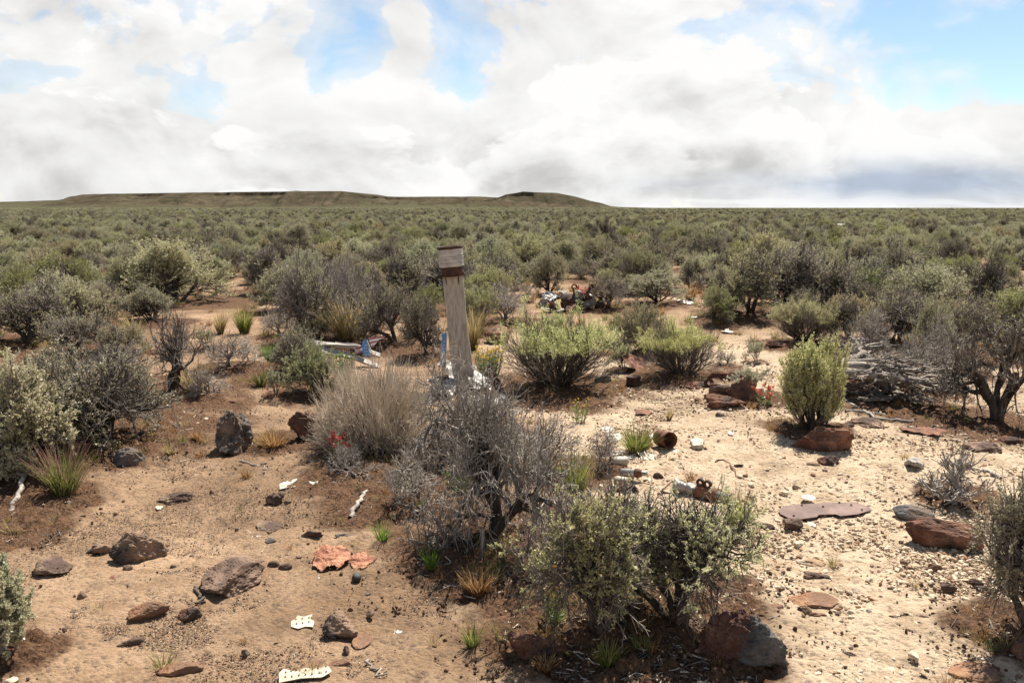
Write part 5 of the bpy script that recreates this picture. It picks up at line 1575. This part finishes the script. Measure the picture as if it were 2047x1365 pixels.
# cans ------------------------------------------------------------------
def lathe(prof, n=28, dent=0.0, seed=0):
    prof = np.array(prof, float)
    th = np.linspace(0, 2 * math.pi, n, endpoint=False)
    V_ = np.stack([prof[:, 0, None] * np.cos(th), prof[:, 0, None] * np.sin(th), np.repeat(prof[:, 1, None], n, 1)], -1)
    if dent:
        V_ = V_ * (1 + dent * fbm(V_ / max(prof[:, 0].max(), .01) * 1.3 + seed, 3, seed)[..., None] * np.array([1, 1, 0]))
    K = len(prof)
    ii = np.arange(K * n).reshape(K, n)
    Q_ = np.stack([ii[:-1], np.roll(ii[:-1], -1, 1), np.roll(ii[1:], -1, 1), ii[1:]], -1).reshape(-1, 4)
    return V_.reshape(-1, 3), Q_


def ribs(r, z0, z1, n, amp):
    out_ = []
    for z_ in np.linspace(z0, z1, n * 4 + 1):
        out_.append((r + amp * math.sin((z_ - z0) / (z1 - z0) * n * 2 * math.pi), z_))
    return out_


# the post: a wide weathered plank leaning left, with cans slipped over its top
base, mpp = spot(942, 780)
pdist = base[1]


def at(px, py, Y):
    d = ray(px, py)
    return np.array([d[0] / d[1] * Y, Y, EYE + d[2] / d[1] * Y])


zb = float(gz(base[0], base[1]))
LFT = [(885, 553), (889, 600), (894, 650), (899, 700), (906, 750), (912, 784)]
RGT = [(925, 551), (930, 600), (935, 650), (941, 700), (947, 750), (951, 784)]
secs = []
for (a0, b0), (a1, b1) in zip(LFT, RGT):
    secs.append((at(a0, b0, pdist), at(a1, b1, pdist)))
n_s = 26
tt = np.linspace(0, len(secs) - 1, n_s)
Lp = np.stack([np.interp(tt, np.arange(6), [s[0][k] for s in secs]) for k in range(3)], -1)
Rp = np.stack([np.interp(tt, np.arange(6), [s[1][k] for s in secs]) for k in range(3)], -1)
g = np.random.default_rng(5)
post = ob('post', None, None, (base[0], base[1], zb), 0, 'weathered wide plank post leaning left in the middle of the view', 'post')
Vp, Qp = [], []
M_ = 7
off = np.array([base[0], base[1], zb])
wl = .006 * fbm(xyz(tt * .9, tt * 0), 3, 8); wr = .006 * fbm(xyz(tt * .9 + 30, tt * 0), 3, 9)
for face in (0, 1):
    for i in range(n_s):
        for j in range(M_):
            f = j / (M_ - 1)
            q_ = Lp[i] * (1 - f) + Rp[i] * f + np.array([wl[i] * (1 - f) + wr[i] * f, 0, 0])
            y_ = -.022 if face == 0 else .022
            y_ += .012 * math.sin(i / n_s * 3) + (.006 if j in (0, M_ - 1) and face == 0 else 0) + .0015 * g.normal()
            Vp.append(q_ + np.array([0, y_, 0]) - off)
Vp = np.array(Vp)
ii = np.arange(2 * n_s * M_).reshape(2, n_s, M_)
f0, f1 = ii
quads = [np.stack([f0[:-1, :-1], f0[1:, :-1], f0[1:, 1:], f0[:-1, 1:]], -1).reshape(-1, 4), np.stack([f1[:-1, :-1], f1[:-1, 1:], f1[1:, 1:], f1[1:, :-1]], -1).reshape(-1, 4)]
for c_ in (0, M_ - 1):
    e_ = np.stack([f0[:-1, c_], f1[:-1, c_], f1[1:, c_], f0[1:, c_]], -1)
    quads.append(e_ if c_ == 0 else e_[:, ::-1])
quads.append(np.stack([f0[0, :-1], f0[0, 1:], f1[0, 1:], f1[0, :-1]], -1))
ob('plank', mk('plank', Vp, [np.concatenate(quads)], PLANK, False), post)
# splits and nails at the plank's top
for u in (.16, .78):
    c_ = Lp[0] * (1 - u) + Rp[0] * u - off
    d_ = (Lp[3] * (1 - u) + Rp[3] * u - off) - c_
    V_, Q_ = tubes(np.stack([c_ + [0, -.0235, -.01], c_ + d_ * .3 + [0, -.0235, 0], c_ + d_ * .62 + [0, -.0225, 0]])[None], np.array([[.006, .005, .001]]), 4)
    ob('crack', mk('crack', V_, [Q_], BLACK), post)

top_c = at(905, 551, pdist); axis = norm(at(903, 500, pdist) - at(908, 551, pdist))
mp2 = pdist / math.cos(PITCH) / F0 * 1.0
mpv = np.linalg.norm(at(905, 500, pdist) - at(905, 550, pdist)) / 50
rl = 22.5 * mpv; ru = 25.5 * mpv
can = ob('tin_can_sleeve', None, None, top_c - np.array([0, 0, 0]), 0, 'rusty ridged tin can slipped over the top of the post', 'tin can', None)
Zx = Vector(axis)
can.rotation_mode = 'QUATERNION'
can.rotation_quaternion = Vector((0, 0, 1)).rotation_difference(Zx)
hl = 19 * mpv; hu = 40 * mpv
V_, Q_ = lathe([(rl * .93, -.02 * hl), (rl, -.04 * hl), (rl * 1.0, .4 * hl), (rl * .985, .75 * hl), (rl * 1.03, hl), (rl * .96, hl * .98), (rl * .96, .05 * hl)], 36, .05, 3)
ob('rusty_band', mk('rusty_band', V_, [Q_], RUSTDARK), can)
V_, Q_ = lathe([(rl * .95, hl * .92)] + ribs(ru * .965, hl * 1.0, hl + hu * .86, 8, .0028), 40, .035, 4)
ob('can_body', mk('can_body', V_, [Q_], CANCREAM), can)
for k in range(8):
    zz_ = hl + hu * .86 * (k + .55) / 8 - .0
    if k in (1, 3, 4, 6):
        V_, Q_ = lathe([(ru * .966, zz_ - .0015), (ru * .972, zz_), (ru * .966, zz_ + .0015)], 40, .035, 4)
        ob('bare_ring', mk('bare_ring', V_, [Q_], BLUEGREY), can)
V_, Q_ = lathe([(ru * .965, hl + hu * .86), (ru * 1.02, hl + hu * .90), (ru * 1.03, hl + hu * .985), (ru * 1.0, hl + hu), (ru * .95, hl + hu * .98), (ru * .92, hl + hu * .3), (ru * .3, hl + hu * .26), (0.001, hl + hu * .25)], 40, .03, 4)
ob('rim', mk('rim', V_, [Q_], RUSTDARK), can)
P = np.stack([axis * 0 + [ru * .2, -ru * .5, hl + hu * .5], [ru * .1, -ru * .6, hl + hu * 1.05], [-ru * .1, -ru * .4, hl + hu * 1.12], [-ru * .35, -ru * .2, hl + hu * .9]])[None]
V_, Q_ = tubes(P, np.full((1, 4), .0022), 4)
ob('wire', mk('wire', V_, [Q_], RUST), can)

# tipped ridged rusty can on the gravel
p, mpp = spot(1335, 908)
r = 16 * mpp; L = 46 * mpp
V_, Q_ = lathe([(0.001, 0), (r * .9, 0)] + ribs(r, .06 * L, .70 * L, 8, r * .05) + [(r * 1.0, .75 * L), (r * 1.05, L), (r * .98, L * .99), (r * .93, .2 * L), (0.001, .2 * L)], 32, .06, 6)
o = ob('ridged_can', mk('ridged_can', V_, [Q_], RUST), None, (p[0] - .02, p[1] + .26, float(gz(p[0], p[1])) + r * .95), 0, 'ridged rusty can lying open end forward on the gravel', 'tin can')
o.rotation_euler = (math.radians(83), 0, math.radians(20))
o = ob('flattened_lid', sheet(72, .12, .16, RUST, .06, name='flattened_lid')[0], None, (p[0] - .13, p[1] + .20, float(gz(p[0], p[1])) + .03), .2, 'flattened rusty piece leaning on the left of the ridged can', 'scrap')
o.rotation_euler = (math.radians(38), math.radians(-25), .2)

# tipped spray can with cap
p, mpp = spot(1262, 960)
sc_ = ob('spray_can', None, None, (p[0] - .06, p[1] + .05, float(gz(p[0], p[1])) + .036), 0, 'tipped spray can with brown collar and pale grey cap', 'spray can')
sc_.rotation_euler = (math.radians(82), 0, math.radians(58))
r = .028
V_, Q_ = lathe([(0.001, 0), (r * .9, .002), (r, .012), (r, .10)], 24, .03, 2)
ob('can_body', mk('can_body', V_, [Q_], GREYALU), sc_)
V_, Q_ = lathe([(r, .10), (r * 1.06, .105), (r * 1.05, .125), (r * .8, .145), (r * .6, .150)], 24)
ob('collar', mk('collar', V_, [Q_], RUST), sc_)
V_, Q_ = lathe([(r * .6, .150), (r * .56, .152), (r * .50, .178), (r * .40, .182), (0.001, .183)], 20)
ob('cap', mk('cap', V_, [Q_], GREYALU), sc_)
p, mpp = spot(1255, 935)
V_, Q_ = lathe([(0.001, 0), (.030, 0), (.032, .01), (.032, .12), (.028, .125), (.027, .02), (.001, .02)], 20, .05, 5)
o = ob('cream_can', mk('cream_can', V_, [Q_], CREAM), None, (p[0], p[1] + .05, float(gz(p[0], p[1])) + .032), 0, 'cream coloured tube-like can lying in the scrap heap', 'tin can')
o.rotation_euler = (math.radians(85), 0, math.radians(-70))
p, mpp = spot(1243, 972)
V_, Q_ = lathe([(0.001, 0), (.026, 0), (.03, .02), (.028, .07), (.018, .085), (.001, .088)], 18, .05, 5)
o = ob('pale_knob', mk('pale_knob', V_, [Q_], CREAM), None, (p[0] - .04, p[1] + .03, float(gz(p[0], p[1])) + .028), 0, 'pale knob-shaped piece beside the spray can', 'scrap')
o.rotation_euler = (math.radians(85), 0, math.radians(60))

# metal pipe with rusty clamps
p0, mpp = spot(1350, 992); p1, _ = spot(1462, 1012)
pipe = ob('metal_pipe', None, None, (p0[0], p0[1] + .05, float(gz(p0[0], p0[1])) + .055), 0, 'pale metal tube with rusty clamps lying on the gravel', 'pipe')
dv = p1 - p0
Lp_ = float(np.hypot(dv[0], dv[1]))
pipe.rotation_euler = (0, math.radians(3.0), math.atan2(dv[1], dv[0]))


def along(prof, n=20, dent=0., seed=1):
    V_, Q_ = lathe(prof, n, dent, seed)
    return V_[:, [2, 1, 0]] * np.array([1, 1, -1]), Q_


rp_ = .025
V_, Q_ = along([(rp_ * .8, .02), (rp_, .02), (rp_, Lp_ * 1.0), (rp_ * .8, Lp_ * 1.0), (rp_ * .8, .03)])
ob('tube', mk('tube', V_, [Q_], ALU), pipe)
V_, Q_ = along(ribs(rp_ * 1.35, 0.0, .13, 3, .006) + [(rp_ * .9, .135)], 18, .22, 4)
ob('torn_sleeve', mk('torn_sleeve', V_, [Q_], ALU), pipe)
V_, Q_ = along([(rp_ * .95, Lp_ * .40), (rp_ * 1.9, Lp_ * .42), (rp_ * 2.1, Lp_ * .50), (rp_ * 1.5, Lp_ * .62), (rp_ * 1.7, Lp_ * .74), (rp_ * .95, Lp_ * .78)], 18, .2, 7)
ob('rusty_clamp', mk('rusty_clamp', V_, [Q_], RUST), pipe)
for k, u in enumerate((.47, .60)):
    V_, Q_ = lathe([(.013, -.012), (.024, -.010), (.026, .01), (.018, .012), (.013, .011), (.013, -.012)], 16, .12, k)
    V_ = V_[:, [0, 2, 1]]
    ob('clamp_ring', mk('clamp_ring', V_ + np.array([Lp_ * u, 0, .055]), [Q_], RUSTDARK), pipe)
me, _ = sheet(74, .12, .08, RUST, .3, name='bent_bracket')
o = ob('bent_bracket', me, pipe, (-.03, 0, -.03)); o.rotation_euler = (0, math.radians(-50), .3)
me, _ = sheet(75, .18, .10, RUST, .2, name='bent_bracket')
o = ob('bent_bracket', me, pipe, (Lp_ * .62, -.03, -.045))

# crumpled brown metal, ridged can end and cog by the rabbitbrush
scrap(1268, 752, 52, 34, RUST, 'crumpled brown metal by the rounded rabbitbrush', 98, name='rusty_scrap', crumple=.5, ragged=.35, n=34)
p, mpp = spot(1268, 776)
r = 14 * mpp; h = 20 * mpp
V_, Q_ = lathe([(0.001, h * .8), (r * .8, h * .85), (r * 1.05, h)] + ribs(r, h * .9, h * .05, 3, r * .06) + [(r, 0)], 26, .06, 9)
ob('ridged_can', mk('ridged_can', V_, [Q_], RUSTDARK), None, (p[0], p[1] + r, float(gz(p[0], p[1])) - .004), 0, 'small dark ridged can standing upright by the rounded rabbitbrush', 'tin can')
p, mpp = spot(1418, 776)
cog = ob('cog_wheel', None, None, (p[0], p[1] + .03, float(gz(p[0], p[1])) + 9 * mpp), 0, 'small dark rusty cog standing on edge by the red stones', 'cog')
cog.rotation_euler = (math.radians(75), 0, .2)
V_, Q_ = lathe([(.02, -.012), (7 * mpp, -.012), (7 * mpp, .012), (.02, .012), (.02, -.012)], 20)
ob('hub', mk('hub', V_, [Q_], RUSTDARK), cog)
tooth = None
for k in range(11):
    a_ = k * 2 * math.pi / 11
    if tooth is None:
        c_ = np.array([[x_, y_, z_] for x_ in (6.5 * mpp, 9.5 * mpp) for y_ in (-.012, .012) for z_ in (-.012, .012)])
        tooth = mk('tooth', c_, [np.array([[0, 1, 3, 2], [4, 6, 7, 5], [0, 4, 5, 1], [2, 3, 7, 6], [0, 2, 6, 4], [1, 5, 7, 3]])], RUSTDARK, False)
    ob('tooth', tooth, cog, (0, 0, 0), a_)
# black bits
p, mpp = spot(712, 1163)
V_, Q_ = lathe([(0.001, .03), (.018, .03), (.021, .024), (.022, 0), (.018, 0), (.017, .02), (.001, .02)], 20)
o = ob('black_cap', mk('black_cap', V_, [Q_], BLACK), None, (p[0], p[1], float(gz(p[0], p[1])) + .012), 0, 'small black cap below the orange scrap', 'cap')
o.rotation_euler = (.4, .3, 0)

# silver boards and small flags
p, mpp = spot(700, 735)
zb2 = float(gz(p[0], p[1]))
boards = [((640, 700), (760, 738), .10, 'upper long silver board behind the broom-like dry bush', .10), ((628, 690), (735, 700), .07, 'topmost twisted silver board with the flag above it', .30),
          ((630, 712), (700, 752), .08, 'lower left silver board resting on the ground', .05), ((690, 745), (830, 775), .09, 'right silver board running behind the broom-like dry bush', .06), ((670, 688), (760, 715), .06, 'short silver board lying across the others', .28)]
for k, ((ax, ay), (bx_, by_), wd, lab, lift) in enumerate(boards):
    Y = p[1] + .06 * k
    A_ = at(ax, ay, Y); B_ = at(bx_, by_, Y)
    g = np.random.default_rng(80 + k)
    n_ = 16
    tt = np.linspace(0, 1, n_)[:, None]
    cl_ = A_ * (1 - tt) + B_ * tt
    cl_[:, 2] += .025 * fbm(xyz(tt[:, 0] * 2 + k * 5, tt[:, 0] * 0), 2, 5) + .02 * np.sin(tt[:, 0] * 3)
    org = cl_[n_ // 2].copy()
    tw_ = .5 * fbm(xyz(tt[:, 0] * 1.5 + k * 9, tt[:, 0] * 0), 2, 6)
    V_ = []
    for sd_, th_ in ((-1, -1), (1, -1), (1, 1), (-1, 1)):
        wv_ = wd / 2 * (1 + .25 * fbm(xyz(tt[:, 0] * 4 + k * 3 + sd_, tt[:, 0] * 0), 2, 7))
        V_.append(cl_ - org + np.stack([0 * tw_, sd_ * wv_ * np.cos(tw_ + .5) - th_ * .012 * np.sin(tw_ + .5), sd_ * wv_ * np.sin(tw_ + .5) + th_ * .012 * np.cos(tw_ + .5)], -1))
    V_ = np.stack(V_, 1).reshape(-1, 3)
    ii = np.arange(n_ * 4).reshape(n_, 4)
    Q_ = np.stack([ii[:-1], np.roll(ii[:-1], -1, 1), np.roll(ii[1:], -1, 1), ii[1:]], -1).reshape(-1, 4)
    Q_ = np.concatenate([Q_, ii[:1, ::-1], ii[-1:]])
    ob('silver_board', mk('silver_board', V_, [Q_], OLDWOOD, False), None, org, 0, lab, 'board', 'silver boards')


def star(c_, r, nrm_off=-.003):
    P_ = []
    for k in range(10):
        rr2 = r if k % 2 == 0 else r * .42
        P_.append([c_[0] + rr2 * math.sin(k * math.pi / 5), nrm_off, c_[1] + rr2 * math.cos(k * math.pi / 5)])
    return np.array([[c_[0], nrm_off, c_[1]]] + P_), np.array([[0, k + 1, (k + 1) % 10 + 1] for k in range(10)])


def cloth(poly, mat, name, parent, y0, amp, seed, n=20, th=.0012):
    """small hanging cloth: outline in x,z, soft folds in y, real thickness"""
    me, _ = sheet(seed, 1, 1, mat, 0.0, outline=poly, n=n, th=th, name=name)
    co_ = np.zeros(len(me.vertices) * 3, np.float32)
    me.vertices.foreach_get('co', co_)
    co_ = co_.reshape(-1, 3)
    out_ = np.stack([co_[:, 0], y0 + fold(co_[:, 0], co_[:, 1], amp, seed) - (co_[:, 2] - .004), co_[:, 1]], -1)
    me.vertices.foreach_set('co', out_.astype(np.float32).ravel())
    me.update()
    return ob(name, me, parent)


def fold(x_, z_, amp, seed):
    return amp * np.sin(np.asarray(x_) * 38 + np.asarray(z_) * 9)


# flag standing left of the post: blue field with stars, white below
fY = pdist + .05
f0_ = at(880, 735, fY)
fl = ob('small_flag', None, None, f0_, 0, 'little tattered blue starred flag standing beside the post', 'flag')
mpf = np.linalg.norm(at(880, 700, fY) - at(881, 700, fY))
U = lambda x_, y_: ((x_ - 880) * mpf, (735 - y_) * mpf * 1.02)
V_, Q_ = tubes(np.array([[*([U(889, 735)[0]]), 0, U(889, 735)[1]], [U(892, 700)[0], 0, U(892, 700)[1]], [U(894, 664)[0], 0, U(894, 664)[1]]])[None], np.full((1, 3), .009), 8)
ob('staff', mk('staff', V_, [Q_], STAFF), fl)
cloth([U(*q_) for q_ in ((893, 666), (888, 667), (882, 669), (884, 672), (889, 673), (886, 678), (882, 680), (885, 688), (881, 696), (880, 704), (892, 704))], FLAGBLUE, 'blue_field', fl, -.006, .004, 3)
cloth([U(*q_) for q_ in ((892, 704.3), (880, 704.3), (881, 715), (884, 730), (889, 731))], FLAGWHITE, 'white_field', fl, -.006, .004, 3)
sV, sT, k0 = [], [], 0
for sx_, sy_ in ((889, 682), (888, 690), (885, 697), (890, 697), (882.5, 701), (887.5, 702)):
    v_, t_ = star(U(sx_, sy_), 2.9 * mpf)
    v_[:, 1] = -.0075 + fold(v_[:, 0], v_[:, 2], .004, 3) - .0012
    sV.append(v_); sT.append(t_ + k0); k0 += len(v_)
ob('stars', mk('stars', np.concatenate(sV), [np.concatenate(sT)], FLAGWHITE, False), fl, kind='stuff')

# flag on the boards: blue starred field, faded stripes pulled to the right
fY = p[1] - .04
f0_ = at(740, 712, fY)
fl = ob('small_flag', None, None, f0_, 0, 'little faded striped flag with blue starred corner on the silver boards', 'flag')
mpf = np.linalg.norm(at(740, 700, fY) - at(741, 700, fY))
U = lambda x_, y_: ((x_ - 740) * mpf, (712 - y_) * mpf * 1.02)
V_, Q_ = tubes(np.array([[U(743, 706)[0], 0, U(743, 706)[1]], [U(739, 693)[0], 0, U(739, 693)[1]], [U(734, 680)[0], 0, U(734, 680)[1]]])[None], np.full((1, 3), .007), 8)
ob('staff', mk('staff', V_, [Q_], STAFF), fl)
cloth([U(*q_) for q_ in ((732, 677), (726, 681), (724, 690), (726, 711), (735, 713), (741, 708), (735, 685))], FLAGBLUE, 'blue_field', fl, -.004, .004, 3)
edges = [((736, 676), (772, 671)), ((738, 680), (766, 675)), ((739, 684), (760, 679)), ((741, 688), (755, 684)), ((742, 692), (751, 688)), ((743, 696), (748, 693))]
for k in range(5):
    (a0, b0), (a1, b1) = edges[k]; (a2, b2), (a3, b3) = edges[k + 1]
    cloth([U(a0, b0), U(a1, b1), U(a3, b3), U(a2, b2)], FLAGPINK if k % 2 == 0 else FLAGWHITE, 'stripe', fl, .004, .004, 3, n=12)
for k in range(3):
    cloth([U(724 - k * 3, 690 + k * 3), U(710 - k, 695 + k * 5), U(712, 700 + k * 4), U(724, 696 + k * 4)], FLAGPINK if k % 2 == 0 else FLAGWHITE, 'stripe', fl, .006 + .002 * k, .004, 3, n=12)
sV, sT, k0 = [], [], 0
for j in range(5):
    for i_ in range(3):
        cx_ = 728.3 + i_ * 4.0 + (2.0 if j % 2 else 0) - (1.5 if j > 2 else 0) + j * .4; cy_ = 684 + j * 6
        if j == 0 and i_ > 0 or cx_ > 738.5:
            continue
        v_, t_ = star(U(cx_, cy_), 2.0 * mpf)
        v_[:, 1] = -.0055 + fold(v_[:, 0], v_[:, 2], .004, 3) - .0012
        sV.append(v_); sT.append(t_ + k0); k0 += len(v_)
ob('stars', mk('stars', np.concatenate(sV), [np.concatenate(sT)], FLAGWHITE, False), fl, kind='stuff')

# crumpled wreckage around the foot of the post
for k, (px, py, w, h, mat, lab, cr) in enumerate([
 (915, 770, 90, 50, ALU, 'large crumpled pale sheet piled at the foot of the post', .5), (960, 790, 70, 50, GREYALU, 'bent grey sheet right of the foot of the post', .5),
 (890, 800, 70, 46, ALU, 'dented pale sheet below the little starred flag', .4), (985, 815, 60, 30, ALU, 'long pale fragment behind the big silver dead sagebrush', .3),
 (925, 742, 44, 14, RUST, 'torn rusty flap at the foot of the post', .4), (945, 830, 60, 34, CREAM, 'cream sheet tangled in the dead sagebrush', .4)]):
    scrap(px, py, w, h, mat, lab, 120 + k, name='crumpled_sheet', crumple=cr, ragged=.35, n=32, freq=2.6)
p, mpp = spot(1003, 800)
me, _ = sheet(131, .10, .42, RUSTDARK, .18, name='torn_strip', n=28)
o = ob('torn_strip', me, None, (p[0] - .05, p[1] + .10, float(gz(p[0], p[1]))), 0, 'dark rusted strip sticking up right of the post', 'scrap')
o.rotation_euler = (math.radians(68), math.radians(-22), math.radians(15))
o.location.z += .13

# the engine wreck: crankcase, finned cylinders, rods
p, mpp = spot(1140, 622)
eng = ob('engine_wreck', None, None, (p[0], p[1], float(gz(p[0], p[1])) - .02), 0, 'rusty heap of a broken engine with finned cylinders behind the widest rabbitbrush', 'engine')
V_, Q_ = lathe([(.001, -.10), (.13, -.10), (.17, -.06), (.18, 0), (.17, .06), (.13, .10), (.06, .12), (.05, .2), (.001, .2)], 24, .12, 3)
V_ = V_ @ rot('X', math.radians(70)).T
ob('crankcase', mk('crankcase', V_ + np.array([.02, .02, .14]), [Q_], RUSTDARK), eng)
g = np.random.default_rng(66)
cyl = {}
for k, (cx_, cy_, cz_, yaw, tilt, mt) in enumerate([(-.05, -.05, .10, 20, 70, RUST), (.10, -.08, .16, 70, 35, ALU), (.24, -.06, .10, 60, 70, GREYALU), (.36, .0, .13, 100, 60, GREYALU), (-.20, .0, .08, 200, 80, RUST), (.18, .12, .12, 320, 50, RUSTDARK), (.48, .05, .08, 80, 85, RUSTDARK), (.02, .2, .12, 280, 60, RUST)]):
    prof = [(.001, 0), (.05, 0), (.055, .02)]
    for f_ in range(7):
        z_ = .03 + f_ * .022
        prof += [(.052, z_), (.078, z_ + .003), (.078, z_ + .008), (.052, z_ + .011)]
    prof += [(.06, .19), (.05, .22), (.02, .23), (.001, .23)]
    key = mt.name
    if key not in cyl:
        V_, Q_ = lathe(prof, 20, .06, k)
        cyl[key] = mk('finned_cylinder', V_, [Q_], mt, False)
    o = ob('finned_cylinder', cyl[key], eng, (cx_, cy_, cz_))
    o.rotation_euler = (0, math.radians(tilt), math.radians(yaw))
for k, (q0, q1, r_) in enumerate([((.10, .0, .10), (.36, .1, .42), .022), ((.05, .0, .1), (.06, -.02, .40), .016), ((-.4, .1, .12), (-.1, .15, .26), .02), ((-.3, -.05, .04), (.1, -.12, .05), .02), ((.1, -.15, .03), (.3, -.12, .10), .018)]):
    q0, q1 = np.array(q0), np.array(q1)
    V_, Q_ = tubes(np.stack([q0, q0 * .66 + q1 * .34, q0 * .34 + q1 * .66, q1])[None], np.array([[r_ * 1.3, r_, r_, r_ * 1.8]]), 8)
    ob('connecting_rod', mk('connecting_rod', V_, [Q_], RUST if k % 2 else RUSTDARK), eng)
V_, Q_ = lathe([(.028, -.03), (.05, -.03), (.05, .03), (.028, .03), (.028, -.03)], 18)
for q1, yaw in (((.36, .1, .42), 40), ((.06, -.02, .42), 0)):
    o = ob('rod_end', mk('rod_end', V_, [Q_], RUST), eng, q1)
    o.rotation_euler = (math.radians(80), 0, math.radians(yaw))
for k, (dx, dy, dz, w_, d_, mt, cr, rx) in enumerate([(-.30, .15, .18, .30, .28, GREYALU, .5, 30), (-.42, -.05, .08, .26, .26, ALU, .45, 55), (-.12, .3, .24, .24, .2, WHITE, .5, 20), (.0, -.2, .03, .4, .16, RUST, .3, 5), (.2, -.2, .02, .26, .14, RUSTDARK, .4, 10), (-.2, -.16, .02, .3, .14, ALU, .3, 0)]):
    me, _ = sheet(140 + k, w_, d_, mt, cr, name='torn_panel', n=26)
    o = ob('torn_panel', me, eng, (dx, dy, dz)); o.rotation_euler = (math.radians(rx), .2 * (k % 3 - 1), .4 * k)
th = np.linspace(0, 2 * math.pi, 28)
ringP = np.stack([np.cos(th) * .12, np.sin(th) * .12 * .3, .14 + np.sin(th) * .12], -1) + np.array([-.38, -.1, 0])
V_, Q_ = tubes(ringP[None], np.full((1, 28), .008), 6)
ob('ring', mk('ring', V_, [Q_], ALU), eng)
print('objects', len(bpy.data.objects), 'tris', sum(len(m.polygons) for m in bpy.data.meshes))
